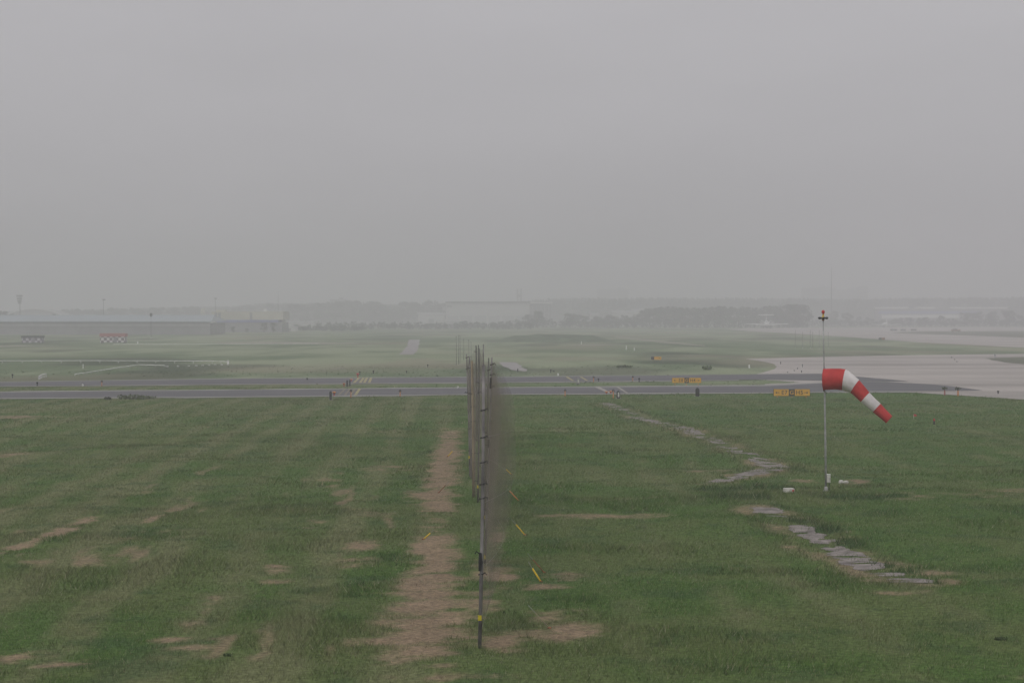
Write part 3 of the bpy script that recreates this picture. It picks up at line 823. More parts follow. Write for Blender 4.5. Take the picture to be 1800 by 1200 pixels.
# ------------------------------------------------------------------ windsock
def windsock():
    x, y = G(1452, 866); z0 = float(terrain(x, y)); d = y
    o = thing('windsock', 'red and white striped windsock drooping right from a tall thin mast', 'windsock', (x, y, z0))
    def L(px, py, dy=0.0): return Vector((WX(px, d) - x, dy, WZ(py, d) - z0))
    MB().tube([Vector((0, 0, -.15)), L(1450.8, 770), L(1449.6, 690), L(1448, 620), L(1447, 560)], [.050, .043, .036, .028, .023], 12).build('mast', M['metal'], o, True)
    MB().lathe((0, 0, 0), [(.15, -.05), (.15, .03), (.09, .04), (.075, .16), (.06, .2)], 14).build('base_plate', M['metal'], o)
    # sock: rings from photo outline: centre, diameter, tilt of the ring
    rings = [((1448.0, 666.5), 37.0, 0), ((1456, 666.3), 37.2, 0), ((1466, 666.0), 36.8, 0), ((1476, 666.2), 37, 4), ((1483.8, 666.6), 37.2, 9), ((1487.5, 668.6), 36.2, 15), ((1490.8, 671.0), 34, 21), ((1497, 674.8), 30, 29),
             ((1502.9, 678.5), 26.8, 34), ((1512, 688), 24.4, 40), ((1520.7, 697.1), 22.6, 42), ((1531, 706.5), 20.8, 42), ((1541.5, 715.5), 19.6, 42), ((1552, 725.5), 17.8, 42), ((1562.3, 735.3), 16.2, 41)]
    bands = [4, 8, 10, 12, 14]
    n = 40
    fine = []
    for i in range(len(rings) - 1):
        (c0, d0, a0), (c1, d1, a1) = rings[i], rings[i + 1]
        for s in range(4):
            t = s / 4
            fine.append((((c0[0] + (c1[0] - c0[0]) * t), (c0[1] + (c1[1] - c0[1]) * t)), d0 + (d1 - d0) * t, a0 + (a1 - a0) * t))
    fine.append(rings[-1])
    R = []
    for k, (c, dia, ang) in enumerate(fine):
        p = L(*c); r = dia / 2 * d / F; a = math.radians(ang)
        up = Vector((math.sin(a), 0, math.cos(a)))
        row = []
        for q in range(n):
            th = 2 * math.pi * q / n
            wr = 1 + .020 * math.sin(5 * th + k * .21 + math.sin(k * .5)) * min(1, k / 8) + .013 * math.sin(11 * th - k * .33) * (1 if k > 14 else .2)
            if 14 < k < 26: wr += .02 * math.sin(k * 1.5) * max(0, -math.cos(th))
            row.append(p + (up * math.cos(th) + Vector((0, 1, 0)) * math.sin(th)) * r * wr)
        yaw = math.radians(17); p0 = L(1448, 666.5)
        row = [Matrix.Rotation(-yaw, 3, 'Z') @ Vector(((v.x - p0.x) * .945 / math.cos(yaw), v.y - p0.y, v.z - p0.z)) + p0 for v in row]
        R.append(row)
    b = MB(); lo = 0
    for bi, e in enumerate(bands):
        b.rings(R[lo * 4:e * 4 + 1], bi % 2, False); lo = e
    so = b.build('sock', [M['sockred'], M['sockwhite']], o, True)
    # seams between the bands
    for e in [3] + bands[:-1]:
        row = R[e * 4]; c = sum(row, Vector()) / n
        MB().tube([c + (p - c) * 1.004 for p in row + [row[0]]], .006, 5).build('seam', M['sockred'], so)
    row = R[-1]; c = sum(row, Vector()) / n
    MB().tube([c + (p - c) * 1.0 for p in row + [row[0]]], .012, 6).build('hem', M['sockred'], so)
    row = R[0]; c = sum(row, Vector()) / n
    MB().tube([c + (p - c) * 1.01 for p in row + [row[0]]], .014, 8).build('hoop', M['sockred'], o, True)
    for py in (648, 686):
        p = L(1448.4, py)
        MB().tube([p + Vector((-.03, 0, .0)), p + Vector((.05, 0, 0))], .03, 8).tube([p + Vector((0, -.05, -.04)), p + Vector((0, .05, .04))], .015, 6).build('bracket', M['dark'], o)
    MB().tube([L(1450, 686), L(1452.5, 690), L(1450.5, 694), L(1449.5, 690)], .014, 6).build('swivel', M['dark'], o)
    # obstruction lamp and crossarm
    MB().tube([L(1447, 563.5), L(1447, 561)], .05, 10).build('collar', M['rust'], o)
    arm = MB().tube([L(1440.5, 559), L(1453.5, 559)], .028, 8).tube([L(1447, 559, -.16), L(1447, 559, .16)], .028, 8).build('crossarm', M['dark'], o)
    for px, dy in ((1441, 0), (1453, 0), (1447, -.16), (1447, .16)):
        MB().lathe(L(px, 559.8, dy), [(.03, -.03), (.07, 0), (.07, .05), (.03, .07)], 10).build('lamp_housing', M['dark'], arm)
    MB().lathe(L(1447, 556.5), [(.07, -.06), (.05, 0), (.035, .03), (.035, .15)], 10).build('lamp_neck', M['yellow'], o)
    MB().lathe(L(1447, 551), [(.035, -.02), (.055, .01), (.072, .06), (.066, .1), (.04, .135), (.01, .15)], 12).build('lamp', M['red'], o, True)
    # control box on the mast
    bx = MB().box(L(1456.3, 841.5), (.15, .14, .30)).build('control_box', M['concretewhite'], o, bevel=.012)
    MB().box(L(1456.3, 834.2) + Vector((0, 0, .012)), (.18, .17, .03)).build('lid', M['white'], bx, bevel=.008)
    MB().box(L(1453.2, 840.5, 0), (.09, .03, .03)).build('clamp', M['dark'], bx)
    MB().tube([L(1457.3, 848.5), L(1457.5, 858), L(1457, 866)], .018, 7).build('conduit', M['dark'], o)
windsock()

# white block and pale stone by the mast
x, y = G(1386.5, 870.5); z0 = float(terrain(x, y))
o = thing('marker_block', 'low white concrete block with red paint traces left of the windsock foot', 'block', (x, y, z0))
MB().box((0, 0, .08), (.44, .34, .2), .1, taper=.94).build('block', M['concretewhite'], o, bevel=.02)
MB().box((.16, -.173, .09), (.09, .012, .07), .1).build('paint_patch', M['red'], o)
x, y = G(1483, 849.5); z0 = float(terrain(x, y))
b = MB()
for i, (dx, s, h) in enumerate(((-.12, .12, .14), (.0, .08, .08), (.11, .12, .11))):
    pr = []
    for r_, z_ in ((.9, -.03), (1, .3), (.85, .75), (.45, 1)):
        pr.append([(dx + s * r_ * math.cos(q) * random.uniform(.85, 1.1), s * r_ * math.sin(q) * random.uniform(.85, 1.1), z_ * h) for q in (2 * math.pi * k / 9 for k in range(9))])
    b.rings(pr)
tag(b.build('pale_stone', M['concretewhite'], loc=(x, y, z0)), 'pale broken stone lying right of the windsock foot', 'stone')

# ------------------------------------------------------------------ guidance signs
def text_mesh(s, size):
    c = bpy.data.curves.new('glyphs', 'FONT'); c.body = s; c.size = size; c.align_x = 'CENTER'; c.align_y = 'CENTER'; c.extrude = 0.004; c.offset = 0.004; c.space_character = 1.12
    t = bpy.data.objects.new('glyphs', c); COL.objects.link(t)
    dg = bpy.context.evaluated_depsgraph_get()
    me = bpy.data.meshes.new_from_object(t.evaluated_get(dg))
    bpy.data.objects.remove(t)
    me.transform(Matrix.Rotation(math.pi / 2, 4, 'X'))
    return me

def put_text(s, size, m, parent, loc, name='lettering'):
    me = text_mesh(s, size); me.materials.clear(); me.materials.append(m)
    o = bpy.data.objects.new(name, me); COL.objects.link(o); o.parent = parent; o.location = loc
    return o

def arrow(parent, x, z, dirn, s, y):
    p = [(-1, -.14), (.25, -.14), (.1, -.5), (.35, -.5), (1, 0), (.35, .5), (.1, .5), (.25, .14), (-1, .14)]
    p = [(x + q * s * dirn, z + w * s) for q, w in p]
    if dirn < 0: p = p[::-1]
    MB().prism(p, y - .008, y).build('arrow', M['signblack'], parent)

def guidance_sign(px0, px1, py0, py1, pbase, left, mid, right, label):
    x, y = G((px0 + px1) / 2, pbase)
    w = (px1 - px0) * y / F; z1 = WZ(py0, y); z0 = WZ(py1, y); h = z1 - z0; zc = (z0 + z1) / 2
    o = thing('guidance_sign', label, 'sign', (x, y, 0), 0, 'yellow taxiway guidance signs')
    MB().box((0, .08, zc), (w + .03, .18, h + .03)).build('cabinet', M['dark'], o, bevel=.02)
    mw = h * .92; fw = (w - mw) / 2
    yf = -.02
    MB().box((-(mw + fw) / 2, yf, zc), (fw - .01, .02, h)).build('left_face', M['signyellow'], o)
    MB().box(((mw + fw) / 2, yf, zc), (fw - .01, .02, h)).build('right_face', M['signyellow'], o)
    MB().box((0, yf, zc), (mw, .024, h)).build('location_face', M['signblack'], o)
    ts = h * .88; yt = yf - .016
    arrow(o, -w / 2 + fw * .24, zc - h * .02, -1, h * .29, yt)
    arrow(o, w / 2 - fw * .24, zc - h * .02, 1, h * .29, yt)
    put_text(left, ts, M['signblack'], o, (-mw / 2 - fw * .29, yt, zc - h * .02))
    put_text(right, ts, M['signblack'], o, (mw / 2 + fw * .31, yt, zc - h * .02))
    put_text(mid, ts * 1.0, M['signyellow'], o, (0, yt, zc - h * .02))
    for k in (-.4, 0, .4):
        MB().tube([(k * w, .08, -.05), (k * w, .08, z0 + .02)], .03, 8).lathe((k * w, .08, 0), [(.08, -.02), (.08, .03), (.04, .05)], 8).build('leg', M['orange'], o)
guidance_sign(1360, 1423.5, 683.8, 695.4, 698.2, 'E7', 'G', 'H5', 'yellow sign lettered E7 G H5 with two arrows on the near grass edge')
guidance_sign(1181.5, 1232.5, 664.0, 672.6, 676.6, 'E8', 'G', 'H4', 'yellow sign lettered E8 G H4 with two arrows between the two taxiways')

# far sign: dark panel and yellow arrow panel
x, y = G(1153.5, 633.5)
o = thing('guidance_sign', 'small far yellow sign with a black panel at its left end in long grass', 'sign', (x, y, 0), 0, 'yellow taxiway guidance signs')
z1 = WZ(626.6, y); z0 = WZ(632, y); zc = (z0 + z1) / 2; h = z1 - z0
MB().box((0, .08, zc), (17 * y / F, .18, h)).build('cabinet', M['dark'], o, bevel=.02)
MB().box((-.62, -.02, zc), (.5, .02, h)).build('location_face', M['signblack'], o)
MB().box((.27, -.02, zc), (1.22, .02, h)).build('right_face', M['signyellow'], o)
arrow(o, .45, zc, 1, h * .3, -.034)
for k in (-.6, .6): MB().tube([(k, .08, -.05), (k, .08, z0)], .03, 8).build('leg', M['orange'], o)

# signs seen on edge
def edge_sign(px, pt, pb, wpx, m, label, length=1.1, pale=False):
    x, y = G(px, pb); h = WZ(pt, y); w = wpx * y / F
    rz = -math.atan2(x, y)
    o = thing('edge_on_sign', label, 'sign', (x, y + length / 2, 0), rz, 'signs seen on edge along the taxiways')
    b = MB(); r = .35 * w
    prof = [(-w / 2, .08), (w / 2, .08), (w / 2, h - r), (w / 2 - r, h), (-w / 2 + r, h), (-w / 2, h - r)]
    b.prism(prof, -length / 2, length / 2).build('cabinet', m, o, bevel=.015)
    if pale:
        MB().box((w * .08, -length / 2 - .006, h * .5), (w * .42, .012, h * .6)).build('end_panel', M['concretewhite'], o)
    else:
        MB().box((0, -length / 2 - .006, h * .55), (w * .5, .012, h * .3)).build('end_panel', M['black'], o)
    for q in (-1, 1): MB().box((0, q * length * .3, .03), (w * .9, .12, .16)).build('leg', M['dark'], o)
    MB().box((0, 0, -.01), (w * 1.5, length * 1.1, .05)).build('plinth', M['shoulder'], o)
edge_sign(580.2, 687.6, 703, 4.6, M['dark'], 'dark upright sign seen edge-on at the near edge left of the poles')
edge_sign(1227, 681.6, 696.8, 7, M['black'], 'black round-topped sign seen edge-on left of the E7 sign')
edge_sign(1087.5, 686.6, 700.4, 6.4, M['dark'], 'dark sign with a pale end panel at the near taxiway edge', pale=True)
edge_sign(609.5, 668, 679.5, 3.4, M['dark'], 'left one of two dark edge-on signs between the taxiways')
edge_sign(614.3, 667, 678.3, 2.6, M['dark'], 'right one of two dark edge-on signs between the taxiways')
edge_sign(1016.5, 664.5, 675, 5.4, M['greybld'], 'pale grey sign seen edge-on between the taxiways', pale=True)

# edge markers: dark round head on orange stem
def edge_marker(px, pt, pb, label, stem='orange'):
    x, y = G(px, pb); h = WZ(pt, y); r = min(.12, h * .2)
    o = thing('edge_marker', label, 'marker', (x, y, 0), 0, 'round-headed taxiway edge markers')
    MB().tube([(0, 0, -.03), (0, 0, h - r)], [.05, .04], 8).build('stem', M[stem], o)
    hd = MB().tube([(0, -.03, h - r), (0, .03, h - r)], r, 14).build('head', M['black'], o)
    MB().tube([(0, -.037, h - r), (0, -.03, h - r)], r * .5, 12).build('reflector', M['greybld'], hd)
    MB().lathe((0, 0, 0), [(.09, -.02), (.09, .03), (.05, .05)], 9).build('foot', M['dark'], o)
edge_marker(616.8, 684.6, 699.3, 'round-headed marker in front of the faded stripes')
edge_marker(703.3, 684.8, 696.8, 'round-headed marker left of the net poles on the near edge')
edge_marker(993.3, 683.6, 697, 'round-headed marker with a bright orange stem right of the net')
edge_marker(1078, 684.2, 700.4, 'round-headed marker beside the dark sign with the pale panel')
edge_marker(179, 668.5, 679, 'round-headed marker at the far left between the taxiways')
edge_marker(1043.5, 661, 671.5, 'round-headed marker right of the pale grey sign between the taxiways')
edge_marker(1112.3, 660.5, 670, 'round-headed marker left of the E8 sign between the taxiways')

def mush_light(px, pt, pb, m, label):
    x, y = G(px, pb); h = WZ(pt, y)
    o = thing('edge_light', label, 'airfield light', (x, y, 0), 0, 'mushroom-shaped airfield lights')
    MB().tube([(0, 0, -.03), (0, 0, h * .65)], [.07, .055], 9).build('stem', M['red'], o)
    MB().lathe((0, 0, h * .55), [(.06, 0), (.15, h * .12), (.17, h * .3), (.12, h * .42), (.02, h * .45)], 12).build('lamp_head', M[m], o, True)
    MB().lathe((0, 0, h * .5), [(.1, 0), (.12, h * .05), (.1, h * .09)], 12).build('shade', M['dark'], o)
mush_light(587.5, 687.6, 696, 'orange', 'orange mushroom light beside the dark edge-on sign')
mush_light(604.7, 673, 678.5, 'orange', 'orange mushroom light left of the two dark edge-on signs')
mush_light(617.5, 665.5, 671, 'orange', 'orange mushroom light right of the two dark edge-on signs')
mush_light(629, 655.5, 664, 'red', 'pinkish red mushroom light beyond the far taxiway stripes')
mush_light(1066, 687.4, 692.5, 'orange', 'low orange-red light left of the dark sign with the pale panel')
mush_light(1073.5, 686.6, 692, 'orange', 'low orange-red light touching the round-headed marker')

def dark_post(px, pt, pb, label, top='black', w=.1):
    x, y = G(px, pb); h = WZ(pt, y)
    o = thing('marker_post', label, 'post', (x, y, 0), 0, 'short marker posts in the field')
    MB().tube([(0, 0, -.04), (0, 0, h * .9)], [w * .6, w * .5], 8).build('post', M['dark'], o)
    MB().box((0, 0, h * .82), (w * 2, w * 1.6, h * .32)).build('head', M[top], o, bevel=.015)
for a in ((632.6, 652.5, 658.5, 'short dark post beside the pinkish red light'), (656.3, 651, 656.5, 'short dark post in long grass right of the pinkish red light'),
          (714.5, 651.5, 655.5, 'short dark post in long grass left of the net poles'), (752, 640.5, 645, 'lone dark post in the middle of the far field'),
          (1052, 664.5, 671, 'small dark post right of the round-headed marker between the taxiways'), (1123.5, 664, 671.5, 'small dark post left of the E8 sign'),
          (65.5, 671, 679, 'small dark post at the far left between the taxiways'), (22, 657, 664, 'small dark post in long grass at the far left'),
          (540, 664, 668.5, 'small dark post on the far taxiway edge left of the signs'), (910, 648, 653.5, 'small dark post in front of the pale paved pad'),
          (968, 649, 655, 'left one of two small dark posts beyond the far taxiway'), (973.5, 650.5, 654, 'right one of two small dark posts beyond the far taxiway'),
          (1673, 626.5, 629.5, 'small dark fixture on the pale apron'), (1754.5, 686.5, 692.5, 'small dark fixture on the pale apron corner at right')):
    dark_post(*a)
for i, a in enumerate(((1372, 635, 640), (1402, 646, 649), (1410.5, 639.5, 645.5), (1409, 650.5, 655), (1396, 650, 652.5), (1384.5, 653, 655.5), (1678, 630, 633), (1682, 634, 637))):
    dark_post(*a, 'small blurred dark fitting on the pale apron, %s' % ['by the tip of the grass', 'left of the tallest fitting', 'tallest of the cluster left of the windsock', 'lowest of the cluster left of the windsock', 'flat one in the middle of the cluster', 'leftmost low one by the asphalt', 'behind the grass island, upper', 'behind the grass island, lower'][i], 'greybld', w=.09)

# red and orange markers at the right end
def flag_marker(px, pt, pb, label, stem, head):
    x, y = G(px, pb); h = WZ(pt, y)
    o = thing('obstacle_marker', label, 'marker', (x, y, float(terrain(x, y))), 0, 'red and orange markers by the apron')
    MB().tube([(0, 0, -.04), (0, 0, h * .55)], [.09, .07], 8).build('stem', M[stem], o)
    b = MB()
    leaf_blob(b, (0, 0, h * .75), .28, .22, h * .2, 30, .1, int(px))
    b.tube([(0, 0, h * .5), (0, 0, h * .9)], .05, 7).build('head', M[head], o)
flag_marker(1660.5, 677.5, 694.6, 'red stemmed marker with a dark ragged head, left of two at the apron', 'dullred', 'weed')
flag_marker(1684, 678.5, 695.6, 'orange stemmed marker with a dark ragged head, right of two at the apron', 'orange', 'weed')
x, y = G(1606, 735.5)
o = thing('flag', 'tiny red flag on a thin stick in the mown grass at right', 'flag', (x, y, float(terrain(x, y))))
MB().tube([(0, 0, -.03), (0, 0, .42)], .012, 6).build('stick', M['concretewhite'], o)
MB().add([(0, 0, .24), (.12, .02, .26), (.22, .0, .24), (.21, .01, .36), (.11, .03, .4), (0, 0, .42)], [(0, 1, 4, 5), (1, 2, 3, 4)]).build('cloth', M['red'], o)
x, y = G(1642, 743.5)
o = thing('marker_peg', 'short dark peg with a red top in the mown grass at right', 'peg', (x, y, float(terrain(x, y))))
MB().tube([(0, 0, -.03), (0, 0, .26)], [.07, .06], 8).build('post', M['dark'], o)
MB().lathe((0, 0, .26), [(.06, 0), (.075, .04), (.06, .12), (.02, .16)], 9).build('cap', M['red'], o)

# ------------------------------------------------------------------ white rail fences in the field at left
def rail_fence(pts, gap, hgt, label, rail=True, group='white rail fences', postw=.10):
    P = [Vector((*G(*p), 0)) for p in pts]
    o = thing('rail_fence', label, 'fence', P[0], 0, group)
    total = sum((b - a).length for a, b in zip(P[:-1], P[1:])); n = max(2, int(total / gap)); 
    def at(s):
        for a, b in zip(P[:-1], P[1:]):
            l = (b - a).length
            if s <= l: return a.lerp(b, s / l)
            s -= l
        return P[-1]
    for i in range(n + 1):
        p = at(total * i / n) - P[0]
        MB().box(p + Vector((0, 0, hgt / 2 - .03)), (postw, postw, hgt + .06)).build('post', M['shedwhite'], o)
    if rail:
        line = [at(total * i / 24) - P[0] + Vector((0, 0, hgt)) for i in range(25)]
        MB().tube(line, .05, 6).build('rail', M['white'], o)
rail_fence([(-30, 637.8), (160, 637.5), (377, 638.2), (401, 639.6)], 3.0, .36, 'long white rail fence across the field at left')
rail_fence([(401, 641), (377, 642), (336, 643.8), (294, 644.5)], 1.7, .16, 'white dotted kerb blocks running back from the fence corner', False, postw=.30)
rail_fence([(290, 644.4), (252, 643.2), (242, 643), (203, 649), (160, 656), (132, 660)], 2.4, .2, 'white rail running diagonally down to the taxiway at left')
rail_fence([(81, 662.5), (74, 664), (68, 667.4)], 1.6, .42, 'short broken piece of white rail near the taxiway at left')
rail_fence([(200, 606.6), (330, 606.4), (450, 606), (560, 605)], 12, .25, 'faint white rail far back in the field right of the checkered shelters')

def white_post(px, pt, pb, label, w=.12):
    x, y = G(px, pb); h = WZ(pt, y)
    o = thing('white_post', label, 'post', (x, y, 0), 0, 'small white posts in the field')
    MB().tube([(0, 0, -.04), (0, 0, h)], [w * .6, w * .5], 8).build('post', M['white'], o)
    MB().lathe((0, 0, h), [(w * .7, -.03), (w * .7, .04), (w * .2, .08)], 8).build('cap', M['white'], o)
white_post(146, 641, 647.5, 'white post standing just in front of the long white fence')
white_post(242, 600.5, 604, 'small white post right of the red roofed shelter', .35)
white_post(1022, 600.5, 604.5, 'small white post near the grassy mound', .25)
white_post(401, 634, 640.5, 'white box post at the corner of the long fence', .3)
white_post(1101, 608, 614.5, 'left one of two white posts in the far field', .2)
white_post(1115, 611, 616, 'right one of two white posts in the far field', .2)
white_post(145.5, 676.4, 678.8, 'tiny white cap on the grass strip between the taxiways', .14)
white_post(805, 680, 682, 'tiny white cap on the grass strip left of the net poles', .16)
white_post(981, 657, 660, 'tiny white cap at the far taxiway edge', .16)
white_post(1317, 642, 646.5, 'small pale box post on the grass tip before the apron', .2)

# ------------------------------------------------------------------ checkered equipment shelters
def shelter(px0, px1, pt, pb, chk, roof, label, depth=3.0):
    x, y = G((px0 + px1) / 2, pb); w = (px1 - px0) * y / F; h = WZ(pt, y)
    o = thing('equipment_shelter', label, 'shelter', (x, y + depth / 2, 0), 0, 'checkered equipment shelters')
    MB().box((0, 0, h * .38), (w * .94, depth, h * .58)).build('wall', chk, o, bevel=.03)
    if roof:
        MB().box((0, 0, h * .835), (w, depth * 1.06, h * .33), taper=.97).build('roof', roof, o, bevel=.03)
    else:
        MB().box((0, 0, h * .81), (w * .98, depth * 1.04, h * .28)).build('roof', M['dark'], o, bevel=.03)
    MB().box((w * .1, -depth / 2 - .02, h * .36), (w * .13, .04, h * .5)).build('door', M['greybld'], o)
    for sx in (-1, 1):
        for sy in (-1, 1): MB().box((sx * w * .42, sy * depth * .42, h * .04), (.25, .25, h * .1)).build('leg', M['dark'], o)
shelter(174.5, 221, 585.6, 603.4, M['check_red'], M['dullred'], 'red roofed shelter with red and white checks in the far field at left')
shelter(37, 74, 589.2, 603.6, M['check_blue'], None, 'dark roofed shelter with pale checks at the far left')

# ------------------------------------------------------------------ distant buildings
def bld(name, label, px0, px1, d, ptop, wall, depth=30, group=None, cat='building', pbase=None):
    x = WX((px0 + px1) / 2, d); w = (px1 - px0) * d / F; h = WZ(ptop, d)
    o = thing(name, label, cat, (x, d + depth / 2, 0), 0, group)
    return o, w, h, depth

def windows_row(o, w, z, n, ww, hh, depth, m='glass', x0=-.45, x1=.45):
    for i in range(n):
        t = (i + .5) / n
        MB().box((w * (x0 + (x1 - x0) * t), -depth / 2 - .02, z), (ww, .1, hh)).build('window', M[m], o)

# long low hangar at left with a pale blue roof
d = 770.0
o, w, h, dp = bld('low_hangar', 'long low hangar at far left with a pale blue sheet roof', -60, 372, d, 553.4, 'white', 40)
eav = WZ(564.5, d)
MB().prism([(-w / 2, eav), (w / 2, eav), (w / 2, eav + .01), (-w / 2, eav + .01)], -dp / 2, dp / 2).build('ceiling_deck', M['greybld'], o)
MB().add([(-w / 2, -dp / 2 - 1, eav), (w / 2, -dp / 2 - 1, eav), (w / 2 - 2, 0, h), (-w / 2, 0, h), (w / 2, dp / 2 + 1, eav), (-w / 2, dp / 2 + 1, eav), (-w / 2, -dp / 2 - 1, eav - .35), (w / 2, -dp / 2 - 1, eav - .35)],
         [(0, 1, 2, 3), (3, 2, 4, 5), (1, 4, 2), (0, 6, 7, 1), (0, 3, 5)]).build('roof', M['bluegrey'], o)
MB().box((0, -dp / 2 - .2, eav - .62), (w - 1, .6, .5)).build('gutter_band', M['shade2'], o)
MB().box((0, -dp / 2 - .1, eav - 1.45), (w - 1, .4, 1.1)).build('upper_wall', M['palegrey'], o)
MB().box((0, 0, (eav - .9) / 2), (w - 1.2, dp, eav - .9)).build('wall', M['shade'], o)
for i in range(9): MB().box((w * (-.45 + .11 * i), -dp / 2 - .06, 1.5), (5, .12, 2.9)).build('door', M['shade2'], o)

# cream block with a blue band
d = 890.0
o, w, h, dp = bld('cream_building', 'cream building with a blue band right of the low hangar', 372, 498, d, 547.5, 'cream', 25)
zb0, zb1 = WZ(566.5, d), WZ(562, d)
MB().box((0, 0, (h + zb1) / 2), (w, dp, h - zb1)).build('wall', M['cream'], o)
MB().box((0, -.15, (zb0 + zb1) / 2), (w * .86, dp, zb1 - zb0)).build('blue_band', M['blue'], o)
MB().box((0, 0.3, zb0 / 2), (w * .97, dp, zb0)).build('lower_wall', M['greybld'], o)
MB().box((w * .47, -1.2, WZ(557, d)), (w * .055, 2.4, WZ(547, d) - WZ(567, d))).build('stair_tower', M['white'], o)
MB().box((-w * .47, -1, WZ(571, d)), (w * .05, 2, 4.4)).build('gate_tower', M['palegrey'], o)
for t in (-.44, -.39, .05): MB().box((w * t, -dp / 2 - .05, h - 2.5), (1.2, .12, 3.8)).build('window', M['greybld'], o)
MB().box((-w * .42, 0, h + .4), (w * .12, 8, .9)).build('parapet', M['cream'], o)
MB().lathe((w * .22, -4, h), [(.8, 0), (.8, .9), (.1, 1.3)], 8).build('roof_vent', M['white'], o)

# domed roof and tank at far left
d = 1350.0
o, w, h, dp = bld('dome_hall', 'pale hall with a low curved roof behind the long hangar', 12, 108, d, 543, 'white', 30)
prof = [(-w / 2 + w * i / 16, WZ(554, d) + (h - WZ(554, d)) * math.sin(math.pi * i / 16) ** .7) for i in range(17)]
MB().prism([(-w / 2, 0)] + [(-w / 2, WZ(554, d))] + prof[1:-1] + [(w / 2, WZ(554, d)), (w / 2, 0)], -dp / 2, dp / 2).build('wall', M['palegrey'], o)
MB().tube([(x_, -dp / 2 - .2, z_ + .1) for x_, z_ in prof], .4, 5).build('roof_edge', M['white'], o)
o, w, h, dp = bld('cream_tank', 'pale round tank at the right end of the long hangar', 352, 361, 1180.0, 541, 'cream', 4, cat='tank')
MB().lathe((0, 0, 0), [(w / 2, 0), (w / 2, h - 1.2), (w * .3, h - .2), (w * .05, h)], 16).build('drum', M['cream'], o, True)
MB().lathe((0, 0, h - 4), [(w / 2 + .12, 0), (w / 2 + .12, .4)], 16).build('ring', M['palegrey'], o)

# small white sheds among the trees
SHEDS = [(735, 781, 1500, 549.5, 'long white shed left of the big white hangar'), (782, 809, 1180, 563.3, 'low white shed in front of the big white hangar'),
         (498, 552, 1150, 565.3, 'low white shed right of the cream building'), (1037, 1052, 1420, 549.8, 'small white shed in the trees right of the hangar'),
         (1076, 1115, 1420, 545.4, 'wide white shed in the trees, left of two'), (1112, 1145, 1500, 542.5, 'wide white shed in the trees, right of two'),
         (1205, 1213, 1500, 541.3, 'narrow white shed between the tall trees'), (1302, 1312, 1500, 540.6, 'white gable between trees left of the airliner'),
         (497, 519, 960, 573, 'white lorry-sized hut in front of the low shed')]
for px0, px1, d, pt, lab in SHEDS:
    o, w, h, dp = bld('white_shed', lab, px0, px1, float(d), pt, 'white', 14, 'white sheds among the far trees')
    e = h * .86
    MB().box((0, 0, e / 2), (w, dp, e)).build('wall', M['shedwhite'], o)
    MB().add([(-w / 2 - .3, -dp / 2 - .4, e), (w / 2 + .3, -dp / 2 - .4, e), (w / 2 + .3, 0, h), (-w / 2 - .3, 0, h), (w / 2 + .3, dp / 2 + .4, e), (-w / 2 - .3, dp / 2 + .4, e)],
             [(0, 1, 2, 3), (3, 2, 4, 5), (1, 4, 2), (0, 3, 5)]).build('roof', M['palegrey'], o)
    MB().box((0, -dp / 2 - .05, h * .3), (min(w * .3, 4), .12, h * .5)).build('door', M['greybld'], o)

# big white hangar
d = 1480.0
o, w, h, dp = bld('white_hangar', 'big white hangar with a dark roof line in the middle distance', 784, 931, d, 529.5, 'white', 60)
MB().box((0, 0, h / 2 - .5), (w, dp, h - 1)).build('wall', M['shedwhite'], o)
MB().box((0, -.4, h - .7), (w + 1, dp + 1.4, .8)).build('roof_edge', M['dark'], o)
MB().box((-w * .46, -dp / 2 - .1, h - 4), (4, .3, 1.6)).build('sign_board', M['greybld'], o)
MB().box((-w * .52, -dp / 2 + 6, h * .72), (w * .05, 12, 3)).build('canopy', M['palegrey'], o)
for i in range(6): MB().box((w * (-.42 + .165 * i), -dp / 2 - .08, 4), (9, .16, 8)).build('door', M['palegrey'], o)

# grey terminal block with a white roof slab and a row of peaks standing in for rooftop letters
d = 1520.0
o, w, h, dp = bld('terminal_block', 'grey block with a white roof slab right of the big white hangar', 931, 970, d, 531, 'greybld', 30)
MB().box((0, 0, h / 2 - .5), (w * .96, dp, h - 1)).build('wall', M['greybld'], o)
MB().box((0, -.5, h - .5), (w * 1.08, dp + 3, 1.1)).build('roof_slab', M['white'], o)
for i in range(6):
    MB().add([(-w * .4 + w * .12 * i, -dp / 2, h), (-w * .4 + w * .12 * i + 1.5, -dp / 2, h), (-w * .4 + w * .12 * i + .75, -dp / 2, h + 3), (-w * .4 + w * .12 * i + .75, -dp / 2 + .8, h)], [(0, 1, 2), (1, 3, 2), (3, 0, 2)]).build('letter_peak', M['greybld'], o)
MB().box((w * .36, -dp / 2 + 2, h + 1.6), (w * .1, 4, 3.4)).build('roof_hut', M['palegrey'], o)
for i in range(5): MB().box((w * (-.36 + .18 * i), -dp / 2 - .15, h * .45), (.9, .4, h * .8)).build('column', M['palegrey'], o)

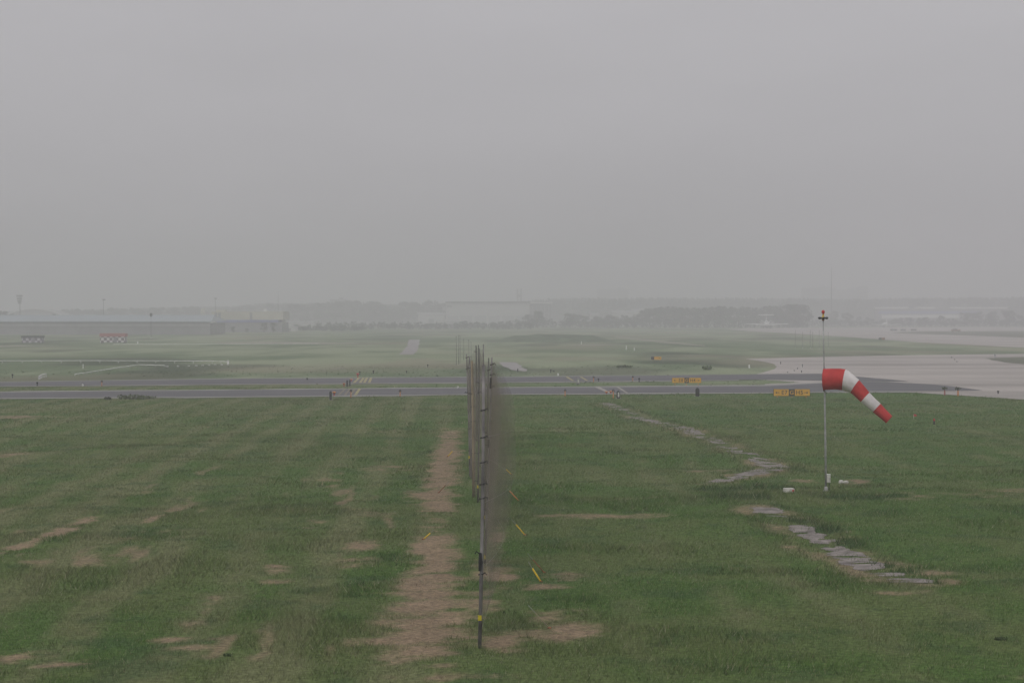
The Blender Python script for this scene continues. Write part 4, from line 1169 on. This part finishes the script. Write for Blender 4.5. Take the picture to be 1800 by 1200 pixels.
# faint tower and flat blocks in the haze
o, w, h, dp = bld('haze_tower', 'very faint twin-legged tower above the big white hangar', 908, 917.5, 2100.0, 507.5, 'greybld', 6, cat='tower')
for s in (-1, 1): MB().box((s * w * .32, 0, h / 2), (w * .3, 4, h)).build('leg', M['greybld'], o)
MB().box((0, 0, h * .8), (w, 5, h * .1)).build('cross_deck', M['greybld'], o)
for k, (px0, px1, d, pt, lab) in enumerate(((1412, 1470, 2700, 506, 'faint tall block left of the tall radio mast'), (1508, 1526, 2700, 504, 'faint narrow tower block right of the tall radio mast'),
                                   (1470, 1508, 2750, 509.5, 'faint block linking the two hazy towers behind the mast'), (580, 606, 2000, 526, 'faint pale flat block above the trees at left'),
                                   (1050, 1105, 2900, 508, 'faintest flat block above the wood right of the terminal'))):
    o, w, h, dp = bld('apartment_block', lab, px0, px1, float(d), pt, 'greybld', 20, 'hazy flat blocks')
    MB().box((0, 0, h / 2), (w, dp, h)).build('wall', M['palegrey'] if k == 3 else M['greybld'], o)
    MB().box((w * .2, 0, h + 1), (w * .25, 6, 2)).build('roof_hut', M['greybld'], o)
    for z in range(3): MB().box((0, -dp / 2 - .06, h * (.4 + .2 * z)), (w * .85, .12, 1.6)).build('window', M['glass'], o)

# long blue-grey terminal at right
d = 1620.0
o, w, h, dp = bld('long_terminal', 'long grey-blue building with white roof strips behind the right trees', 1538, 1775, d, 540.5, 'greybld', 40)
MB().box((0, 0, h / 2 - .6), (w, dp, h - 1.2)).build('wall', M['greybld'], o)
MB().box((-w * .1, -dp / 2 - .2, WZ(549, d)), (w * .75, .4, 2.2)).build('blue_band', M['blue'], o)
MB().box((-w * .14, -dp / 2 - 3, WZ(556, d)), (w * .62, 6, 2.6)).build('canopy', M['white'], o)
for a, b in ((1545, 1596), (1615, 1643), (1678, 1695), (1700, 1725), (1736, 1770)):
    MB().box((WX(a, d) / 2 + WX(b, d) / 2 - WX((1538 + 1775) / 2, d), -dp / 2 + 8, h - .2), ((b - a) * d / F, 18, 1.4)).build('roof', M['white'], o)

# hazy hedge in front of the left buildings
def hedge(px0, px1, d, pt, label):
    x0, x1 = WX(px0, d), WX(px1, d); h = WZ(pt, d)
    b = MB(); r = random.Random(px0)
    n = int((x1 - x0) / 2.6)
    for i in range(n):
        hh = h * r.uniform(.75, 1.15)
        leaf_blob(b, (x0 + (x1 - x0) * (i + r.random()) / n - x0, r.uniform(-2, 2), hh * .5), 2.1, 2.2, hh * .5, 70, .62, px0 + i)
    o = thing('hedge', label, 'hedge', (x0, d, 0), 0, 'far hedges')
    b.build('foliage', M['leaf'], o)
    t = MB()
    for i in range(n // 2): t.tube([((x1 - x0) * i * 2 / n, 0, -.1), ((x1 - x0) * i * 2 / n, 0, h * .6)], .12, 5)
    t.build('stem', M['trunk'], o)
hedge(498, 640, 985.0, 571.5, 'dark hedge right of the cream building')
hedge(560, 935, 1100.0, 566.0, 'dark hedge below the big white hangar')
hedge(930, 1420, 1225.0, 561.0, 'dark hedge below the tree belt left of the apron')
hedge(1390, 1830, 1390.0, 562.0, 'dark hedge along the back of the apron at right')

# ------------------------------------------------------------------ trees
def tree_proto(seed, tall=False):
    r = random.Random(seed)
    root = thing('tree', 'hazy tree', 'tree')
    h = 10.0
    t = MB()
    t.tube([(0, 0, -.2), (.1, 0, 2), (-.1, .1, 5), (.1, 0, 8.2)], [.32, .26, .18, .05], 7)
    for k in range(6):
        a = r.uniform(0, 6.28); z = r.uniform(2.6, 5.5); l = r.uniform(1.6, 3)
        t.tube([(0, 0, z), (math.cos(a) * l * .6, math.sin(a) * l * .6, z + l * .5), (math.cos(a) * l, math.sin(a) * l, z + l)], [.13, .08, .03], 5)
    t.build('trunk', M['trunk'], root)
    c = MB()
    for k in range(15 if not tall else 12):
        a = r.uniform(0, 6.28)
        z = r.uniform(2.2, 9.0)
        rad = (2.6 if not tall else 1.1) * math.sin(math.pi * min(1, (z - .6) / 10)) * r.uniform(.5, 1.15)
        s = r.uniform(.8, 1.5) * (1 if not tall else .75)
        leaf_blob(c, (math.cos(a) * rad, math.sin(a) * rad, z), s * 1.1, s * 1.1, s * .9, 46, .42, seed * 100 + k)
    c.build('crown', M['leaf'] if seed % 2 else M['leaf2'], root)
    return root
protos = [tree_proto(s, s in (3, 4)) for s in (1, 2, 3, 4, 5)]
used = set()
def place_tree(px, d, ptop, kind, label, group, wide=1.0):
    p = protos[kind]
    o = p if kind not in used else copy_tree(p)
    used.add(kind)
    hh = WZ(ptop, d) / 10.0
    o.location = (WX(px, d), d, 0); o.rotation_euler = (0, 0, random.uniform(0, 6.28)); o.scale = (hh * wide, hh * wide, hh)
    o['label'] = label; o['group'] = group; o['category'] = 'tree'

def belt(px0, px1, n, d, prof, label, group, kinds=(0, 1, 4), wide=1.0, dj=60):
    for i in range(n):
        t = (i + .5) / n
        px = px0 + (px1 - px0) * t + random.uniform(-.4, .4) * (px1 - px0) / n
        pt = np.interp(px, [q[0] for q in prof], [q[1] for q in prof]) + random.uniform(-1.5, 2.5)
        place_tree(px, d + random.uniform(-dj, dj), float(pt), random.choice(kinds), label, group, wide * random.uniform(.85, 1.25))
belt(1000, 1420, 44, 1265.0, [(990, 549), (1010, 548), (1040, 556), (1065, 550), (1090, 554), (1120, 549), (1150, 537), (1185, 536), (1206, 542), (1225, 538), (1255, 535), (1300, 540), (1340, 535), (1375, 533), (1410, 532), (1420, 540)],
     'hazy tree in the belt between the terminal block and the windsock mast', 'trees between the terminal block and the windsock mast', wide=1.25, dj=28)
belt(905, 965, 5, 1230.0, [(905, 558), (925, 552), (935, 545), (945, 546), (955, 558)], 'dark bushy tree in front of the grey terminal block', 'trees in front of the terminal block')
belt(995, 1012, 2, 1220.0, [(990, 548), (1012, 547)], 'dark pair tree at the left end of the long tree belt', 'pair at the left end of the tree belt')
belt(500, 790, 26, 1750.0, [(500, 534), (520, 533), (570, 529), (620, 528), (650, 526), (670, 529), (690, 536), (720, 529), (760, 527), (785, 531)],
     'very faint tall tree left of the big white hangar', 'faint trees left of the hangar', wide=1.2)
belt(560, 920, 22, 1180.0, [(560, 571), (620, 570), (680, 572), (730, 568), (770, 565), (820, 563), (860, 566), (890, 563), (920, 560)],
     'low hazy tree along the foot of the big white hangar', 'low trees along the hangar foot', wide=1.4, dj=40)
belt(1440, 1540, 8, 1450.0, [(1440, 549), (1480, 545), (1510, 556), (1540, 558)], 'hazy tree behind the windsock mast', 'trees behind the windsock mast')
belt(1550, 1800, 18, 1420.0, [(1550, 560), (1590, 559), (1612, 555), (1640, 559), (1652, 554), (1675, 556), (1690, 549), (1740, 547), (1780, 543), (1800, 550)],
     'hazy tree in front of the long grey-blue building', 'trees before the long terminal', wide=1.3)
belt(375, 500, 5, 868.0, [(375, 574), (430, 574), (475, 562), (500, 573)], 'low tree against the cream building', 'trees against the cream building', dj=8)
belt(-10, 26, 3, 1180.0, [(-10, 545), (15, 545), (26, 549)], 'dark rounded tree at the far left edge behind the hangar roof', 'trees at the far left')
belt(110, 370, 16, 1700.0, [(110, 543), (200, 541), (250, 541), (300, 537), (370, 538)], 'very faint tree above the low hangar roof', 'faint trees above the low hangar', wide=1.3)
for k, p in enumerate(protos):
    if k not in used: place_tree(1395 + k * 3, 1300.0, 533, k, 'slender hazy tree just left of the windsock mast', 'slender trees')

# far wood as one mass
def wood():
    base = MB()
    leaf_blob(base, (0, 0, .52), .5, .5, .48, 60, .13, 5)
    bv = np.array(base.v); bf = np.array(base.f)
    V = []; Fc = []; o = 0
    prof = [(-100, 546), (100, 544), (200, 541), (400, 536), (470, 530), (560, 531), (700, 533), (800, 534), (970, 523), (1000, 521), (1150, 520.5), (1300, 521), (1500, 522), (1600, 521), (1800, 519), (1900, 519)]
    for i in range(760):
        px = -80 + 1960 * (i + rng.random()) / 760
        d = 1850 + rng.random() * 350
        h = WZ(float(np.interp(px, [p[0] for p in prof], [p[1] for p in prof])) + rng.random() * 3, d)
        w = 12 + 8 * rng.random()
        V.append(bv * np.array([w, w, h]) + np.array([WX(px, d), d, 0])); Fc.append(bf + o); o += len(bv)
    ob = npmesh('woodland', np.concatenate(V), np.concatenate(Fc), M['leaf'], None, 4)
    tag(ob, 'far wood fading into the haze along the whole horizon', 'woodland', kind='stuff')
wood()

# ------------------------------------------------------------------ masts
def mast(px, pt, d, label, head=None, r=.12, pb=None, cat='mast'):
    x = WX(px, d); h = WZ(pt, d)
    o = thing('lamp_mast', label, cat, (x, d, 0), 0, 'distant masts')
    MB().tube([(0, 0, -.1), (0, 0, h * .5), (0, 0, h)], [r * 1.2, r, r * .6], 8).build('pole', M['pole_dark'], o, True)
    MB().lathe((0, 0, 0), [(r * 2.4, -.05), (r * 2.4, .3), (r * 1.2, .5)], 9).build('footing', M['concretewhite'], o)
    if head == 'flood':
        for k, (zz, w) in enumerate(((0, 3.6), (-1.6, 3.0), (-3.0, 2.4), (-4.2, 1.8))):
            MB().box((-.2, -.2, h + zz), (w, .9, 1.1)).build('floodlight', M['greybld'], o)
    elif head == 'small':
        MB().box((.2, 0, h), (1.6, .5, .5)).build('lamp_head', M['dark'], o, bevel=.05)
    elif head == 'ball':
        MB().lathe((0, 0, h - .6), [(.2, 0), (.5, .4), (.5, .9), (.15, 1.3)], 10).build('lamp_head', M['dark'], o, True)
    elif head == 'rod':
        MB().tube([(0, 0, h), (0, 0, h + 3)], .05, 5).build('aerial', M['pole_dark'], o)
mast(35, 520, 1150.0, 'faint floodlight mast with a stacked lamp head at far left', 'flood', .25)
mast(182, 526.5, 1000.0, 'thin mast with a small lamp head above the long hangar', 'small', .16)
mast(265.5, 553.5, 640.0, 'thin mast with a round dark lamp right of the red shelter', 'ball', .07)
mast(378.5, 524.5, 1150.0, 'thin mast with a small lamp head above the cream building', 'small', .16)
mast(489, 519, 1250.0, 'thin aerial mast right of the cream building', 'rod', .15)
mast(94.5, 553, 900.0, 'short thin mast in front of the long hangar', 'small', .11)
mast(1461.5, 470, 1550.0, 'tall thin radio mast rising above everything behind the windsock', 'rod', .36)

# ------------------------------------------------------------------ airliners
def airliner(label, loc, rz, scale):
    o = thing('airliner', label, 'aircraft', loc, rz, 'parked airliners', scale)
    # nose towards -y ; metres
    R, zc = 1.55, 3.25
    prof = [(-14.5, .05), (-14.2, .5), (-13.4, 1.0), (-12, 1.4), (-10, 1.55), (6, 1.55), (10, 1.3), (14, .75), (17, .2)]
    rings = []
    for y_, r_ in prof:
        dz = (-.35 if y_ < -13 else 0) + (max(0, y_ - 6) * .09)
        rings.append([(r_ * math.cos(q), y_, zc + dz + r_ * math.sin(q)) for q in (2 * math.pi * k / 20 for k in range(20))])
    fus = MB().rings(rings).build('fuselage', M['planewhite'], o, True)
    MB().box((0, -13.0, zc + .62), (1.5, .7, .45), rx=-.6).build('cockpit_window', M['glass'], fus)
    for s in (-1, 1):
        MB().add([(s * 1.2, -3, 1.95), (s * 13.6, 4.2, 2.75), (s * 13.6, 5.6, 2.75), (s * 1.2, 3.4, 1.95), (s * 1.2, -3, 2.75), (s * 13.6, 4.2, 3.1), (s * 13.6, 5.6, 3.0), (s * 1.2, 3.4, 2.3)],
                 [(0, 1, 2, 3), (4, 7, 6, 5), (0, 4, 5, 1), (1, 5, 6, 2), (2, 6, 7, 3), (3, 7, 4, 0)]).build('wing', M['planewhite'], o)
        e = MB()
        er = [(9.0, .75), (9.3, .85), (11, .9), (13, .6)]
        e.rings([[(s * 2.75 + r_ * math.cos(q), y_, 4.0 + r_ * math.sin(q)) for q in (2 * math.pi * k / 16 for k in range(16))] for y_, r_ in er]).build('engine', M['planewhite'], o, True)
        MB().tube([(s * 2.75, 8.96, 4.0), (s * 2.75, 9.0, 4.0)], .6, 14).build('intake', M['dark'], o)
        MB().box((s * 1.8, 10.8, 4.0), (1.2, 2.2, .22)).build('pylon', M['planewhite'], o)
        MB().tube([(s * 2.1, 2, 2.0), (s * 2.1, 2, .45)], .12, 7).tube([(s * 2.1 - .3, 2, .45), (s * 2.1 + .3, 2, .45)], .45, 12).build('landing_gear', M['tyre'], o)
    MB().add([(-.14, 11.5, 4.6), (-.14, 16.5, 4.9), (-.1, 18.2, 8.2), (-.1, 15.6, 8.2), (.14, 11.5, 4.6), (.14, 16.5, 4.9), (.1, 18.2, 8.2), (.1, 15.6, 8.2)],
             [(0, 3, 2, 1), (4, 5, 6, 7), (0, 4, 7, 3), (1, 2, 6, 5), (2, 3, 7, 6), (0, 1, 5, 4)]).build('tail_fin', M['planewhite'], o)
    MB().add([(-5.2, 17.4, 8.25), (0, 15.4, 8.25), (5.2, 17.4, 8.25), (5.2, 18.6, 8.25), (0, 18.2, 8.25), (-5.2, 18.6, 8.25), (-5.2, 17.4, 8.6), (0, 15.4, 8.75), (5.2, 17.4, 8.6), (5.2, 18.6, 8.35), (0, 18.2, 8.45), (-5.2, 18.6, 8.35)],
             [(0, 5, 4, 1), (1, 4, 3, 2), (6, 7, 10, 11), (7, 8, 9, 10), (0, 1, 7, 6), (1, 2, 8, 7), (2, 3, 9, 8), (3, 4, 10, 9), (4, 5, 11, 10), (5, 0, 6, 11)]).build('tailplane', M['planewhite'], o)
    MB().tube([(0, -11, 2), (0, -11, .35)], .1, 7).tube([(-.25, -11, .35), (.25, -11, .35)], .35, 12).build('nose_gear', M['tyre'], o)
    return o
a = airliner('white T-tailed airliner facing the camera on the far apron', (WX(1347.5, 1180.0), 1180.0, 0), -0.12, 1.0)
b = copy_tree(a); b.location = (WX(1556, 1300.0), 1300.0, 0); b.rotation_euler = (0, 0, -.30); b.scale = (.72,) * 3
b['label'] = 'smaller white jet, fainter, on the apron right of the windsock lamp'

# low dark boards, sign and vehicle on the far apron
for k, (p0, p1) in enumerate(((1565, 1577), (1583, 1592), (1601, 1611))):
    x, y = G((p0 + p1) / 2, 581.5); w = (p1 - p0) * y / F
    o = thing('low_board', ['leftmost of three low dark boards on the far apron', 'middle one of three low dark boards on the far apron', 'rightmost of three low dark boards on the far apron'][k], 'board', (x, y, 0), 0, 'low dark boards on the far apron')
    MB().box((0, 0, .55), (w, .3, .8)).build('panel', M['dark'], o, bevel=.05)
    for s in (-.4, .4): MB().box((w * s, 0, .08), (.15, .25, .2)).build('leg', M['dark'], o)
x, y = G(1549.5, 598.6)
o = thing('guidance_sign', 'small dark and red sign at the edge of the far apron', 'sign', (x, y, 0), 0, 'yellow taxiway guidance signs')
MB().box((-.4, 0, .6), (.9, .2, .7)).build('location_face', M['dark'], o, bevel=.03)
MB().box((.55, 0, .6), (.98, .2, .7)).build('red_face', M['rust'], o, bevel=.03)
for s in (-.6, .6): MB().tube([(s, 0, -.05), (s, 0, .3)], .05, 7).build('leg', M['dark'], o)
x, y = G(1680, 583)
o = thing('service_car', 'small red and grey service vehicle on the far apron', 'vehicle', (x, y, 0), 0)
MB().prism([(-2.2, .35), (2.2, .35), (2.2, .95), (1.3, 1.05), (-2.2, 1.0)], -.85, .85).build('body', M['rust'], o, bevel=.05)
MB().prism([(-1.7, 1.0), (1.1, 1.04), (.5, 1.6), (-1.4, 1.6)], -.75, .75).build('cabin', M['greybld'], o, bevel=.05)
for sx in (-1.4, 1.4):
    for sy in (-.8, .8): MB().tube([(sx, sy - .1, .33), (sx, sy + .1, .33)], .33, 12).build('wheel', M['tyre'], o)
x, y = G(1749, 629.2)
o = thing('marker_post', 'pale short post at the back edge of the grass island', 'post', (x, y, 0), 0, 'short marker posts in the field')
MB().tube([(0, 0, -.05), (0, 0, .5)], .09, 8).build('post', M['palegrey'], o)
MB().box((0, 0, .6), (.4, .2, .3)).build('head', M['palegrey'], o, bevel=.03)

# ------------------------------------------------------------------ haze: one closed box of even density round everything
hz = MB().box((0, 4000, 31.0), (12000, 8400, 64.6)).build('haze', None)
hz.data.materials.clear()
hm = bpy.data.materials.new('haze_air'); hm.use_nodes = True
ht = hm.node_tree; ht.nodes.clear()
pv = ht.nodes.new('ShaderNodeVolumePrincipled'); ho = ht.nodes.new('ShaderNodeOutputMaterial')
pv.inputs['Color'].default_value = (0.918, 0.918, 0.945, 1)
pv.inputs['Density'].default_value = HAZE_DENSITY
pv.inputs['Anisotropy'].default_value = 0.1
ht.links.new(pv.outputs[0], ho.inputs['Volume'])
hz.data.materials.append(hm)
tag(hz, 'pale grey haze filling the air over the airfield', 'haze', kind='stuff')
